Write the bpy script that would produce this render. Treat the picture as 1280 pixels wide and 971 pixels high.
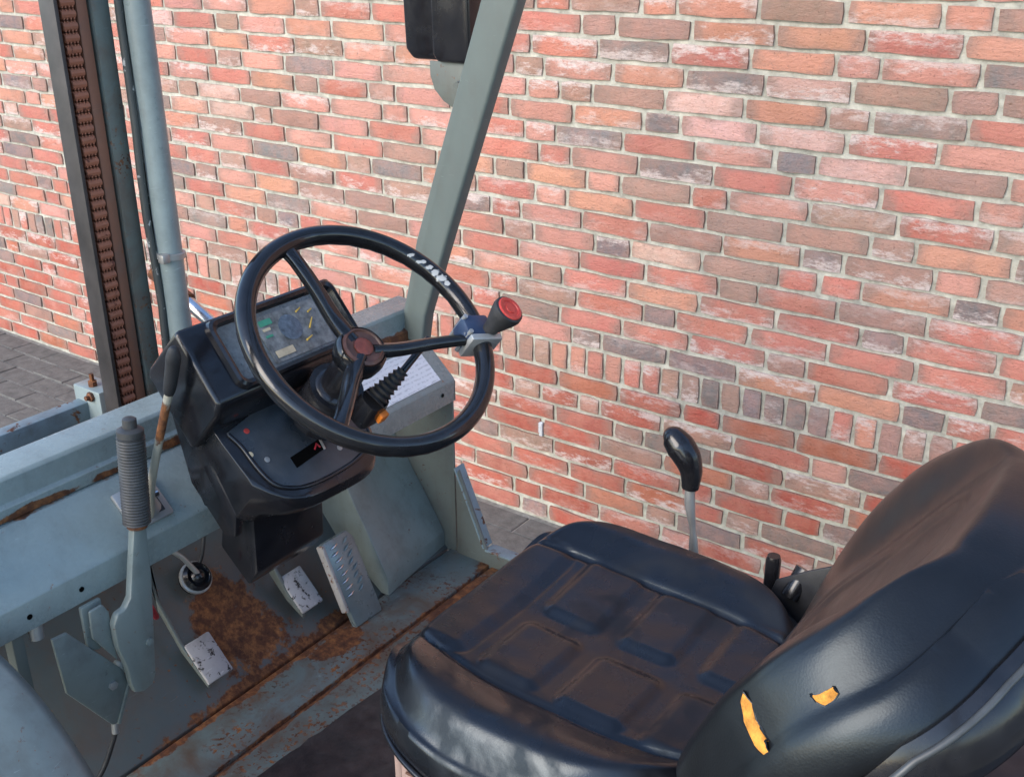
import bpy, bmesh, math, random
from mathutils import Vector, Matrix, noise
from math import sin, cos, pi, radians, sqrt

# ------------------------------------------------------------------ camera, sky, sun, exposure
scene = bpy.context.scene
COL = scene.collection
for o in list(bpy.data.objects):
    bpy.data.objects.remove(o)
CAM = Vector((0.0, 0.0, 2.002))
YAW, PITCH, ROLL, FOC = radians(35.492), radians(-23.467), radians(0.26), 1364.55
ROT = Matrix.Rotation(YAW, 3, 'Z') @ Matrix.Rotation(PITCH, 3, 'X') @ Matrix.Rotation(ROLL, 3, 'Y')
cd = bpy.data.cameras.new('camera')
cd.sensor_fit = 'HORIZONTAL'
cd.sensor_width = 36.0
cd.lens = FOC / 1280 * 36.0
cd.clip_start = 0.02
cd.clip_end = 500
cam = bpy.data.objects.new('camera', cd)
COL.objects.link(cam)
R3 = Matrix((ROT.col[0], ROT.col[2], -ROT.col[1])).transposed()
cam.matrix_world = Matrix.Translation(CAM) @ R3.to_4x4()
scene.camera = cam

SUN_EL, SUN_AZ = radians(30), radians(194)      # azimuth clockwise from +Y (towards the wall)
world = bpy.data.worlds.new('World')
scene.world = world
world.use_nodes = True
wn = world.node_tree
bg = wn.nodes['Background']
sky = wn.nodes.new('ShaderNodeTexSky')
sky.sky_type = 'NISHITA'
sky.sun_disc = False
sky.sun_elevation = SUN_EL
sky.sun_rotation = SUN_AZ
sky.altitude = 0
sky.air_density = 1.0
sky.dust_density = 0.6
sky.ozone_density = 2.5
wn.links.new(sky.outputs[0], bg.inputs[0])
bg.inputs[1].default_value = 0.15
sd = bpy.data.lights.new('sun', 'SUN')
sd.energy = 1.0
sd.angle = radians(38)
sd.color = (1.0, 0.87, 0.72)
sun = bpy.data.objects.new('sun', sd)
COL.objects.link(sun)
sdir = Vector((sin(SUN_AZ) * cos(SUN_EL), cos(SUN_AZ) * cos(SUN_EL), sin(SUN_EL)))
sun.rotation_euler = sdir.to_track_quat('Z', 'Y').to_euler()
sun.location = sdir * 20
scene.view_settings.view_transform = 'Standard'
scene.view_settings.look = 'None'
scene.view_settings.exposure = 1.62
scene.view_settings.gamma = 1
scene.view_settings.use_curve_mapping = False
scene.render.engine = 'CYCLES'

# ------------------------------------------------------------------ helpers
ORG = {}


def put(o, parent, org):
    ORG[o.name] = org
    COL.objects.link(o)
    if parent is not None:
        o.parent = parent
        o.location = org - ORG[parent.name]
    else:
        o.location = org
    return o


def empty(name, loc, parent=None):
    o = bpy.data.objects.new(name, None)
    o.empty_display_size = 0.1
    return put(o, parent, Vector(loc))


def mk(name, verts, faces, mat, parent=None, smooth=35, bevel=0, seg=2, bang=30, sub=0):
    vs = [Vector(v) for v in verts]
    lo = Vector([min(v[i] for v in vs) for i in range(3)])
    hi = Vector([max(v[i] for v in vs) for i in range(3)])
    c = (lo + hi) / 2
    me = bpy.data.meshes.new(name)
    me.from_pydata([v - c for v in vs], [], faces)
    bm = bmesh.new()
    bm.from_mesh(me)
    bmesh.ops.recalc_face_normals(bm, faces=bm.faces)
    if sub:
        bmesh.ops.subdivide_edges(bm, edges=bm.edges[:], cuts=sub, use_grid_fill=True)
    if bevel:
        es = [e for e in bm.edges if len(e.link_faces) == 2 and e.calc_face_angle(0) > radians(bang)]
        bmesh.ops.bevel(bm, geom=es, offset=bevel, segments=seg, profile=0.5, affect='EDGES', clamp_overlap=True)
    bm.to_mesh(me)
    bm.free()
    if smooth:
        me.shade_smooth()
        me.set_sharp_from_angle(angle=radians(smooth))
    me.materials.append(mat)
    o = bpy.data.objects.new(name, me)
    return put(o, parent, c)


BOXF = [(0, 1, 3, 2), (4, 6, 7, 5), (0, 4, 5, 1), (2, 3, 7, 6), (0, 2, 6, 4), (1, 5, 7, 3)]


def box(name, lo, hi, mat, parent=None, bevel=0.003, **k):
    v = [(x, y, z) for x in (lo[0], hi[0]) for y in (lo[1], hi[1]) for z in (lo[2], hi[2])]
    return mk(name, v, BOXF, mat, parent, bevel=bevel, **k)


def prism(name, poly, axis, lo, hi, mat, parent=None, bevel=0.003, **k):
    """poly: 2-D outline in the plane across axis; lo/hi numbers along axis"""
    def p3(a, b, t):
        return {'X': (t, a, b), 'Y': (a, t, b), 'Z': (a, b, t)}[axis]
    n = len(poly)
    v = [p3(a, b, lo) for a, b in poly] + [p3(a, b, hi) for a, b in poly]
    f = [tuple(range(n))[::-1], tuple(range(n, 2 * n))] + [(i, (i + 1) % n, n + (i + 1) % n, n + i) for i in range(n)]
    return mk(name, v, f, mat, parent, bevel=bevel, **k)


def slab(name, quad, thick, mat, parent=None, bevel=0.002, **k):
    """flat polygon of 3-D points extruded by thick against its normal"""
    q = [Vector(p) for p in quad]
    def newell(q):
        n = Vector()
        for a, b in zip(q, q[1:] + q[:1]):
            n += Vector(((a.y - b.y) * (a.z + b.z), (a.z - b.z) * (a.x + b.x), (a.x - b.x) * (a.y + b.y)))
        return n.normalized()
    if thick > 0 and newell(q).z < 0:
        q = q[::-1]
    n = newell(q)
    m = len(q)
    v = q + [p - n * thick for p in q]
    f = [tuple(range(m)), tuple(range(m, 2 * m))[::-1]] + [(i, m + i, m + (i + 1) % m, (i + 1) % m) for i in range(m)]
    return mk(name, v, f, mat, parent, bevel=bevel, **k)


def smoothpath(pts, n=6):
    P = [Vector(p) for p in pts]
    out = []
    for i in range(len(P) - 1):
        p0, p1, p2, p3 = P[max(i - 1, 0)], P[i], P[i + 1], P[min(i + 2, len(P) - 1)]
        for k in range(n):
            t = k / n
            out.append(0.5 * (2 * p1 + (p2 - p0) * t + (2 * p0 - 5 * p1 + 4 * p2 - p3) * t * t + (3 * p1 - p0 - 3 * p2 + p3) * t ** 3))
    out.append(P[-1])
    return out


def frames(pts):
    P = [Vector(p) for p in pts]
    T = []
    for i in range(len(P)):
        a, b = P[max(i - 1, 0)], P[min(i + 1, len(P) - 1)]
        T.append((b - a).normalized())
    ref = Vector((0, 1, 0)) if abs(T[0].y) < 0.8 else Vector((1, 0, 0))
    out = []
    for t in T:
        ref = (ref - t * ref.dot(t)).normalized()
        out.append((t, ref.copy(), t.cross(ref)))
    return P, out


def tube(name, pts, radii, mat, parent=None, n=14, smooth=50, ry=1.0, power=2.0, **k):
    P, F = frames(pts)
    if not isinstance(radii, (list, tuple)):
        radii = [radii] * len(P)
    if len(radii) != len(P):
        m = len(radii) - 1
        r2 = []
        for i in range(len(P)):
            s = i / (len(P) - 1) * m
            j = min(int(s), m - 1)
            r2.append(radii[j] + (radii[j + 1] - radii[j]) * (s - j))
        radii = r2
    v = []
    for p, (t, a, b), r in zip(P, F, radii):
        for q in range(n):
            th = 2 * pi * q / n
            c, s = cos(th), sin(th)
            c = math.copysign(abs(c) ** (2 / power), c)
            s = math.copysign(abs(s) ** (2 / power), s)
            v.append(p + a * (r * c) + b * (r * ry * s))
    f = []
    for i in range(len(P) - 1):
        for q in range(n):
            f.append((i * n + q, i * n + (q + 1) % n, (i + 1) * n + (q + 1) % n, (i + 1) * n + q))
    f.append(tuple(range(n))[::-1])
    f.append(tuple(range((len(P) - 1) * n, len(P) * n)))
    return mk(name, v, f, mat, parent, smooth=smooth, **k)


def lathe(name, base, axis, prof, mat, parent=None, n=24, smooth=40, **k):
    """prof: list of (radius, height along axis)"""
    ax = Vector(axis).normalized()
    ref = Vector((0, 1, 0)) if abs(ax.y) < 0.8 else Vector((1, 0, 0))
    a = (ref - ax * ref.dot(ax)).normalized()
    b = ax.cross(a)
    B = Vector(base)
    v = []
    for r, h in prof:
        for q in range(n):
            th = 2 * pi * q / n
            v.append(B + ax * h + (a * cos(th) + b * sin(th)) * max(r, 1e-5))
    f = []
    m = len(prof)
    for i in range(m - 1):
        for q in range(n):
            f.append((i * n + q, i * n + (q + 1) % n, (i + 1) * n + (q + 1) % n, (i + 1) * n + q))
    f.append(tuple(range(n))[::-1])
    f.append(tuple(range((m - 1) * n, m * n)))
    return mk(name, v, f, mat, parent, smooth=smooth, **k)


# ------------------------------------------------------------------ materials
def nt(name):
    m = bpy.data.materials.new(name)
    m.use_nodes = True
    t = m.node_tree
    return m, t, t.nodes['Principled BSDF']


def N(t, kind, **props):
    n = t.nodes.new(kind)
    for k, v in props.items():
        setattr(n, k, v)
    return n


def pos(t):
    return N(t, 'ShaderNodeNewGeometry').outputs['Position']


def noise_tex(t, scale, detail=6, rough=0.6, vec=None, dist=0.0, stretch=None):
    n = N(t, 'ShaderNodeTexNoise')
    n.inputs['Scale'].default_value = scale
    n.inputs['Detail'].default_value = detail
    n.inputs['Roughness'].default_value = rough
    n.inputs['Distortion'].default_value = dist
    v = vec or pos(t)
    if stretch:
        m = N(t, 'ShaderNodeVectorMath', operation='MULTIPLY')
        t.links.new(v, m.inputs[0])
        m.inputs[1].default_value = stretch
        v = m.outputs[0]
    t.links.new(v, n.inputs['Vector'])
    return n.outputs['Fac']


def ramp(t, fac, stops):
    r = N(t, 'ShaderNodeValToRGB')
    e = r.color_ramp.elements
    while len(e) < len(stops):
        e.new(0.5)
    for el, (p, c) in zip(e, stops):
        el.position = p
        el.color = (c, c, c, 1) if not isinstance(c, (tuple, list)) else (*c[:3], 1)
    t.links.new(fac, r.inputs[0])
    return r.outputs[0]


def math_n(t, op, a, b=None, clamp=False):
    n = N(t, 'ShaderNodeMath', operation=op, use_clamp=clamp)
    for i, x in enumerate((a, b)):
        if x is None:
            continue
        if isinstance(x, (int, float)):
            n.inputs[i].default_value = x
        else:
            t.links.new(x, n.inputs[i])
    return n.outputs[0]


def mixc(t, fac, a, b, blend='MIX'):
    n = N(t, 'ShaderNodeMix', data_type='RGBA', blend_type=blend)
    if isinstance(fac, (int, float)):
        n.inputs[0].default_value = fac
    else:
        t.links.new(fac, n.inputs[0])
    for i, x in ((6, a), (7, b)):
        if isinstance(x, (tuple, list)):
            n.inputs[i].default_value = (*x[:3], 1)
        else:
            t.links.new(x, n.inputs[i])
    return n.outputs[2]


def bump(t, bsdf, h, strength, dist=0.002):
    b = N(t, 'ShaderNodeBump')
    b.inputs['Strength'].default_value = strength
    b.inputs['Distance'].default_value = dist
    t.links.new(h, b.inputs['Height'])
    t.links.new(b.outputs[0], bsdf.inputs['Normal'])


def spots(t, lst, rag=1.5, scale=17):
    """stains and worn places with ragged outlines of their own: [(centre, radii)]"""
    out = None
    nz = math_n(t, 'MULTIPLY', math_n(t, 'SUBTRACT', noise_tex(t, scale, 8, 0.7), 0.5), rag * 2)
    for c, r in lst:
        s = N(t, 'ShaderNodeVectorMath', operation='SUBTRACT')
        t.links.new(pos(t), s.inputs[0])
        s.inputs[1].default_value = c
        m = N(t, 'ShaderNodeVectorMath', operation='DIVIDE')
        t.links.new(s.outputs[0], m.inputs[0])
        m.inputs[1].default_value = r if isinstance(r, (tuple, list)) else (r, r, r)
        l = N(t, 'ShaderNodeVectorMath', operation='LENGTH')
        t.links.new(m.outputs[0], l.inputs[0])
        d = math_n(t, 'ADD', l.outputs['Value'], nz)
        d = math_n(t, 'SUBTRACT', 1.15, d)
        d = math_n(t, 'MULTIPLY', d, 5.0, clamp=True)
        out = d if out is None else math_n(t, 'MAXIMUM', out, d)
    return out


RUST = [(0.30, (0.03, 0.012, 0.007)), (0.48, (0.11, 0.038, 0.014)), (0.68, (0.33, 0.13, 0.04))]


def paint(name, base, rust=0.0, rough=0.42, stains=None, under=None, dirt=0.25, scale=7, metallic=0.0, chips=0.0, film=0.0):
    """painted sheet metal: base colour, dull dirt film, rust where the noise runs over, extra rust at stains"""
    m, t, b = nt(name)
    big = noise_tex(t, 2.3, 5)
    fine = noise_tex(t, 60, 6)
    c = mixc(t, ramp(t, big, [(0.3, 0.0), (0.7, 1.0)]), tuple(x * 0.86 for x in base), tuple(x * 1.12 for x in base))
    scr = ramp(t, noise_tex(t, 26, 3, 0.5, stretch=(1.0, 1.0, 9.0), dist=1.2), [(0.70, 0.0), (0.72, 0.45)])
    c = mixc(t, scr, c, tuple(min(1, x * 1.7 + 0.02) for x in base))
    runs = ramp(t, noise_tex(t, 5, 7, 0.7, stretch=(4, 4, 0.5)), [(0.5, 0.0), (0.75, dirt * 0.9)])
    c = mixc(t, runs, c, (0.10, 0.085, 0.065))
    grime = ramp(t, noise_tex(t, 14, 9, 0.7), [(0.5, 0.0), (0.72, dirt)])
    c = mixc(t, grime, c, (0.09, 0.085, 0.075))
    if film:
        fm = ramp(t, noise_tex(t, 7, 9, 0.72, dist=0.8), [(0.42, 0.0), (0.62, film)])
        c = mixc(t, fm, c, mixc(t, noise_tex(t, 40, 6), (0.055, 0.028, 0.016), (0.15, 0.07, 0.03)))
    mask = None
    if rust > 0:
        mask = ramp(t, noise_tex(t, scale, 10, 0.68, dist=0.4), [(0.72 - rust * 0.35, 0.0), (0.76 - rust * 0.35, 1.0)])
    if stains:
        s = spots(t, stains)
        mask = s if mask is None else math_n(t, 'MAXIMUM', mask, s)
    if chips > 0:
        ch = ramp(t, noise_tex(t, 95, 4, 0.6), [(0.70 - chips * 0.2, 0.0), (0.73 - chips * 0.2, 1.0)])
        ch = math_n(t, 'MULTIPLY', ch, ramp(t, noise_tex(t, 9, 3), [(0.45, 0.0), (0.6, 1.0)]))
        mask = ch if mask is None else math_n(t, 'MAXIMUM', mask, ch)
    r = ramp(t, fine, [(0.3, rough - 0.07), (0.7, rough + 0.1)])
    if mask is not None:
        rc = ramp(t, noise_tex(t, 45, 8, 0.75), RUST if under is None else [(0.3, tuple(x * 0.7 for x in under)), (0.7, under)])
        c = mixc(t, mask, c, rc)
        r = mixc(t, mask, r, (0.85, 0.85, 0.85))
    t.links.new(c, b.inputs['Base Color'])
    t.links.new(r, b.inputs['Roughness'])
    b.inputs['Metallic'].default_value = metallic
    h = math_n(t, 'ADD', math_n(t, 'MULTIPLY', fine, 0.3), noise_tex(t, 20, 3))
    if mask is not None:
        h = math_n(t, 'SUBTRACT', h, math_n(t, 'MULTIPLY', mask, 0.5))
    bump(t, b, h, 0.25, 0.0015)
    return m


def plain(name, col, rough=0.4, metallic=0.0, var=0.25, scale=30, bmp=0.15, stains=None, under=(0.4, 0.4, 0.4), dist=0.001, coat=0.0, dust=0.0):
    m, t, b = nt(name)
    nz = noise_tex(t, scale, 7, 0.65)
    c = mixc(t, ramp(t, nz, [(0.3, 0.0), (0.7, 1.0)]), tuple(x * (1 - var) for x in col), tuple(x * (1 + var) for x in col))
    r = ramp(t, noise_tex(t, scale * 0.7, 7), [(0.3, max(rough - 0.1, 0.02)), (0.7, rough + 0.12)])
    if dust:
        d = ramp(t, noise_tex(t, 9, 8, 0.7), [(0.45, 0.0), (0.75, dust)])
        c = mixc(t, d, c, (0.16, 0.15, 0.14))
        r = mixc(t, d, r, (0.8, 0.8, 0.8))
    if stains:
        s = spots(t, stains, rag=1.5, scale=150)
        c = mixc(t, s, c, under)
    t.links.new(c, b.inputs['Base Color'])
    t.links.new(r, b.inputs['Roughness'])
    b.inputs['Metallic'].default_value = metallic
    b.inputs['Coat Weight'].default_value = coat
    bump(t, b, noise_tex(t, scale * 4, 4), bmp, dist)
    return m


def vinyl(name, col, patchy=True):
    """leathercloth: dull where dried dirt lies, glossy where it is wiped or wet"""
    m, t, b = nt(name)
    wet = ramp(t, noise_tex(t, 6.0, 5, 0.6, dist=0.6), [(0.43, 0.0), (0.53, 1.0)] if patchy else [(0.1, 0.45), (0.9, 0.75)])
    sm = ramp(t, noise_tex(t, 24, 6, 0.6, stretch=(1, 0.4, 1)), [(0.35, 0.0), (0.7, 1.0)])
    c = mixc(t, ramp(t, noise_tex(t, 13, 8, 0.65), [(0.35, 0.0), (0.75, 0.5)]), col, (0.021, 0.021, 0.023))
    c = mixc(t, wet, c, tuple(x * 0.7 for x in col))
    r = mixc(t, wet, ramp(t, sm, [(0.0, 0.48), (1.0, 0.6)]), ramp(t, sm, [(0.0, 0.22), (1.0, 0.32)]))
    t.links.new(c, b.inputs['Base Color'])
    t.links.new(r, b.inputs['Roughness'])
    b.inputs['Specular Tint'].default_value = (0.66, 0.86, 1.0, 1)  # blue of the sky reflection put into the sheen itself
    b.inputs['Specular IOR Level'].default_value = 0.32
    t.links.new(math_n(t, 'MULTIPLY', wet, 0.45), b.inputs['Coat Weight'])
    b.inputs['Coat Roughness'].default_value = 0.24
    v = N(t, 'ShaderNodeTexVoronoi')
    v.inputs['Scale'].default_value = 420
    t.links.new(pos(t), v.inputs['Vector'])
    h = math_n(t, 'ADD', math_n(t, 'MULTIPLY', v.outputs['Distance'], 0.4), noise_tex(t, 60, 6))
    bump(t, b, h, 0.35, 0.0008)
    return m


def brick_mat(name, attr):
    m, t, b = nt(name)
    if attr:
        nd = N(t, 'ShaderNodeAttribute', attribute_name='bc')
    else:
        nd = N(t, 'ShaderNodeObjectInfo')
    col, rnd = nd.outputs['Color'], nd.outputs['Alpha']
    # every brick has its own run of the noise
    cmb = N(t, 'ShaderNodeCombineXYZ')
    for q, k in enumerate((41.0, 67.0, 29.0)):
        t.links.new(math_n(t, 'MULTIPLY', rnd, k), cmb.inputs[q])
    add = N(t, 'ShaderNodeVectorMath', operation='ADD')
    t.links.new(pos(t), add.inputs[0])
    t.links.new(cmb.outputs[0], add.inputs[1])
    P = add.outputs[0]
    bl = N(t, 'ShaderNodeAttribute', attribute_name='bl').outputs['Vector']
    sep = N(t, 'ShaderNodeSeparateXYZ')
    t.links.new(bl, sep.inputs[0])
    ax = math_n(t, 'ABSOLUTE', sep.outputs[0])
    az = math_n(t, 'ABSOLUTE', sep.outputs[2])
    rim = math_n(t, 'MAXIMUM', math_n(t, 'POWER', ax, 3.5), math_n(t, 'MULTIPLY', math_n(t, 'POWER', az, 5.0), 0.6))
    nzr = math_n(t, 'MULTIPLY', math_n(t, 'SUBTRACT', noise_tex(t, 13, 6, 0.65, vec=P), 0.5), 2.4)
    rim = ramp(t, math_n(t, 'ADD', rim, nzr), [(0.12, 0.0), (0.80, 1.0)])
    # bright fired core, browner ends and arrises
    core = math_n(t, 'MULTIPLY', math_n(t, 'SUBTRACT', 1.0, rim), ramp(t, noise_tex(t, 8, 4, 0.6, vec=P), [(0.40, 0.0), (0.62, 0.5)]))
    c = mixc(t, core, col, mixc(t, 0.6, col, (0.68, 0.33, 0.24)))
    c = mixc(t, rim, c, mixc(t, 0.72, c, (0.29, 0.205, 0.165)))
    c = mixc(t, ramp(t, noise_tex(t, 34, 6, 0.7, vec=P), [(0.35, 0.0), (0.7, 0.3)]), c, (0.52, 0.24, 0.165))
    # lime bloom on some bricks, heavier towards the lower edge
    gate = ramp(t, math_n(t, 'FRACT', math_n(t, 'MULTIPLY', rnd, 7.31)), [(0.35, 0.0), (0.95, 0.9)])
    low = math_n(t, 'MULTIPLY', sep.outputs[2], -0.10)
    lime = math_n(t, 'MULTIPLY', ramp(t, math_n(t, 'ADD', noise_tex(t, 30, 9, 0.75, vec=P, stretch=(0.6, 1, 1.6)), low), [(0.50, 0.0), (0.64, 1.0)]), gate)
    c = mixc(t, lime, c, (0.66, 0.54, 0.48))
    pit = ramp(t, noise_tex(t, 120, 5, 0.7), [(0.30, 0.6), (0.42, 0.0)])
    c = mixc(t, pit, c, (0.14, 0.07, 0.05))
    t.links.new(c, b.inputs['Base Color'])
    b.inputs['Roughness'].default_value = 0.9
    b.inputs['Specular IOR Level'].default_value = 0.25
    h = math_n(t, 'ADD', noise_tex(t, 32, 9, 0.72, vec=P, stretch=(0.6, 1, 1.5)), math_n(t, 'MULTIPLY', noise_tex(t, 140, 5, 0.7), 0.45))
    bump(t, b, h, 1.0, 0.010)
    return m


GREY = (0.18, 0.21, 0.192)
M = {}
M['paint'] = paint('grey_paint', GREY, rust=0.02, dirt=0.45, rough=0.34, chips=0.25)
M['paint_dim'] = paint('grey_paint_dull', (0.125, 0.142, 0.126), rust=0.08, dirt=0.6, rough=0.5, chips=0.3)
M['pillar'] = paint('pillar_paint', (0.105, 0.128, 0.118), rust=0.0, dirt=0.25, rough=0.45)
M['cowl'] = paint('cowl_paint', (0.235, 0.280, 0.268), rust=0.0, dirt=0.3, rough=0.26, chips=0.15,
                  stains=[((-1.494, 0.80, 1.146), (0.012, 0.06, 0.007)), ((-1.494, 1.09, 1.150), (0.012, 0.05, 0.010)), ((-1.494, 1.60, 1.155), (0.014, 0.20, 0.014)), ((-1.494, 0.93, 1.146), (0.012, 0.03, 0.006))])
M['floor'] = paint('floor_paint', (0.13, 0.165, 0.16), rust=0.16, dirt=0.7, rough=0.34, scale=11, chips=0.8, film=0.7,
                   stains=[((-1.425, 1.10, 0.61), (0.016, 0.35, 0.03)), ((-1.30, 1.15, 0.61), (0.008, 0.8, 0.02)), ((-1.28, 1.62, 0.61), (0.03, 0.12, 0.02)),
                           ((-1.385, 1.32, 0.61), (0.03, 0.07, 0.02)), ((-1.30, 1.76, 0.62), (0.03, 0.10, 0.05))])
M['guard'] = paint('guard_paint', (0.10, 0.125, 0.12), rust=0.02)
M['toe'] = paint('toe_plate_paint', (0.075, 0.09, 0.088), rust=0.05, dirt=0.6, rough=0.4, film=0.35, chips=0.3,
                 stains=[((-1.50, 1.18, 0.68), (0.075, 0.085, 0.08)), ((-1.43, 1.18, 0.615), (0.018, 0.22, 0.02)), ((-1.42, 1.34, 0.62), (0.03, 0.08, 0.03)), ((-1.57, 1.17, 0.72), (0.05, 0.06, 0.06))])
M['rust'] = paint('rusty_steel', (0.10, 0.042, 0.022), rust=0.75, rough=0.8, dirt=0.5, scale=16)
M['rustrail'] = paint('rusty_rail', (0.21, 0.09, 0.052), rust=0.35, rough=0.55, dirt=0.4, scale=9)
M['flaky'] = paint('flaking_blue_paint', (0.22, 0.29, 0.31), rust=0.42, rough=0.6, scale=22, dirt=0.5)
M['chain'] = paint('rusty_chain', (0.34, 0.125, 0.068), rust=0.38, under=(0.16, 0.052, 0.03), rough=0.7, dirt=0.2, scale=30)
M['rail'] = plain('greased_rail', (0.036, 0.031, 0.029), 0.45, var=0.4, scale=14)
M['mastpaint'] = paint('mast_paint', (0.115, 0.14, 0.124), rust=0.2, rough=0.5, dirt=0.8, scale=12, chips=0.7, film=0.4)
M['cyl'] = paint('cylinder_paint', (0.235, 0.285, 0.278), rust=0.10, rough=0.33, dirt=0.3, scale=12)
M['hose'] = paint('worn_hose', (0.06, 0.065, 0.06), rust=0.35, under=(0.5, 0.5, 0.47), rough=0.6, scale=40)
M['chrome'] = plain('chrome_steel', (0.62, 0.62, 0.62), 0.22, 1.0, var=0.15)
M['zinc'] = paint('zinc_steel', (0.42, 0.42, 0.40), rust=0.1, rough=0.45, scale=40, metallic=0.6)
M['black'] = plain('black_plastic', (0.009, 0.009, 0.011), 0.19, var=0.3, dust=0.07, bmp=0.12)
M['black_soft'] = plain('black_rubber', (0.02, 0.02, 0.021), 0.55, var=0.3, dust=0.35, bmp=0.3)
M['grip'] = plain('grey_rubber_grip', (0.05, 0.048, 0.044), 0.5, var=0.3, dust=0.3)
M['wheel'] = plain('steering_wheel_plastic', (0.010, 0.010, 0.011), 0.13, var=0.3, scale=50, bmp=0.06, dust=0.05,
                   stains=[((-1.0476, 1.2925, 1.4637), (0.0043, 0.0043, 0.0036)), ((-1.0573, 1.2908, 1.4716), (0.0079, 0.0072, 0.0050)), ((-1.067, 1.2882, 1.4793), (0.0086, 0.0065, 0.0043)), ((-1.0765, 1.2847, 1.4868), (0.0058, 0.0050, 0.0029)), ((-1.0882, 1.2792, 1.4958), (0.0086, 0.0065, 0.0025)), ((-1.1018, 1.2709, 1.5061), (0.0072, 0.0058, 0.0022))], under=(0.42, 0.41, 0.38))
M['vinyl'] = vinyl('black_vinyl', (0.010, 0.0105, 0.013))
M['vinylback'] = vinyl('black_vinyl_backrest', (0.008, 0.0082, 0.0088), False)
M['foam'] = plain('orange_foam', (0.58, 0.24, 0.035), 0.9, var=0.55, scale=70, bmp=0.8, dist=0.002)
M['hood'] = plain('faded_beige_panel', (0.28, 0.19, 0.155), 0.6, var=0.15, scale=20, dust=0.2)
M['hooddark'] = plain('dark_hood_cover', (0.018, 0.019, 0.022), 0.5, var=0.3, dust=0.2)
M['mat'] = plain('wet_rubber_mat', (0.022, 0.014, 0.012), 0.42, var=0.6, scale=25, bmp=0.6, dist=0.002, dust=0.25)
M['red'] = plain('red_plastic', (0.52, 0.05, 0.035), 0.4, var=0.2, scale=60)
M['redwire'] = plain('red_wire', (0.30, 0.02, 0.03), 0.4)
M['hubcap'] = plain('brown_hub_plastic', (0.085, 0.035, 0.022), 0.4, var=0.4, scale=60, dust=0.2)
M['hubred'] = plain('hub_red_emblem', (0.17, 0.04, 0.025), 0.45, var=0.4, scale=90)
M['blueclamp'] = paint('chipped_blue_clamp', (0.022, 0.04, 0.085), rust=0.2, under=(0.35, 0.36, 0.36), rough=0.4, scale=60)
M['orange'] = plain('orange_button', (0.75, 0.20, 0.02), 0.4)
M['clusterface'] = plain('instrument_face', (0.18, 0.18, 0.165), 0.5, var=0.7, scale=55, dust=0.5, coat=0.3)
M['lens'] = plain('scratched_lens', (0.14, 0.15, 0.145), 0.3, var=0.35, scale=140, dust=0.5, coat=0.3)
M['green'] = plain('green_decal', (0.06, 0.30, 0.18), 0.5)
M['cream'] = plain('cream_decal', (0.62, 0.50, 0.32), 0.5)
M['yellow'] = plain('yellow_needle', (0.65, 0.42, 0.08), 0.5)
M['pad'] = paint('worn_pedal_pad', (0.40, 0.375, 0.36), rust=0.46, under=(0.035, 0.026, 0.024), rough=0.55, scale=64, dirt=0.4)
M['tread'] = paint('tread_plate', (0.20, 0.25, 0.255), rust=0.0, rough=0.3, dirt=0.3, metallic=0.35)
M['panel'] = plain('switch_panel', (0.03, 0.037, 0.045), 0.3, var=0.25, scale=20, dust=0.25)
M['hole'] = plain('dark_hole', (0.002, 0.002, 0.002), 0.9)
M['hole'].node_tree.nodes['Principled BSDF'].inputs['Specular IOR Level'].default_value = 0.05
M['worn'] = paint('worn_edge_steel', (0.40, 0.37, 0.34), rust=0.4, rough=0.5, scale=60)
M['mortar'] = plain('lime_mortar', (0.41, 0.39, 0.32), 0.95, var=0.35, scale=26, bmp=0.9, dist=0.004)
M['paver'] = plain('concrete_paver', (0.135, 0.127, 0.108), 0.85, var=0.3, scale=22, bmp=0.8, dist=0.003)
M['sand'] = plain('joint_sand', (0.27, 0.25, 0.21), 0.95, var=0.35, scale=40, bmp=0.8, dist=0.004)
M['brick'] = brick_mat('handmade_brick', False)
M['brickrest'] = brick_mat('handmade_brick_joined', True)


# printed label: pale film with faint illegible lines of print
def label_mat():
    m, t, b = nt('printed_label')
    w = N(t, 'ShaderNodeTexWave', wave_type='BANDS', bands_direction='X')
    w.inputs['Scale'].default_value = 42
    w.inputs['Distortion'].default_value = 1.5
    t.links.new(pos(t), w.inputs['Vector'])
    g = math_n(t, 'MULTIPLY', ramp(t, w.outputs['Fac'], [(0.60, 0.0), (0.72, 1.0)]), ramp(t, noise_tex(t, 150, 3), [(0.45, 0.0), (0.55, 0.8)]))
    t.links.new(mixc(t, g, (0.68, 0.69, 0.71), (0.45, 0.46, 0.48)), b.inputs['Base Color'])
    b.inputs['Roughness'].default_value = 0.35
    return m


M['label'] = label_mat()

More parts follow.
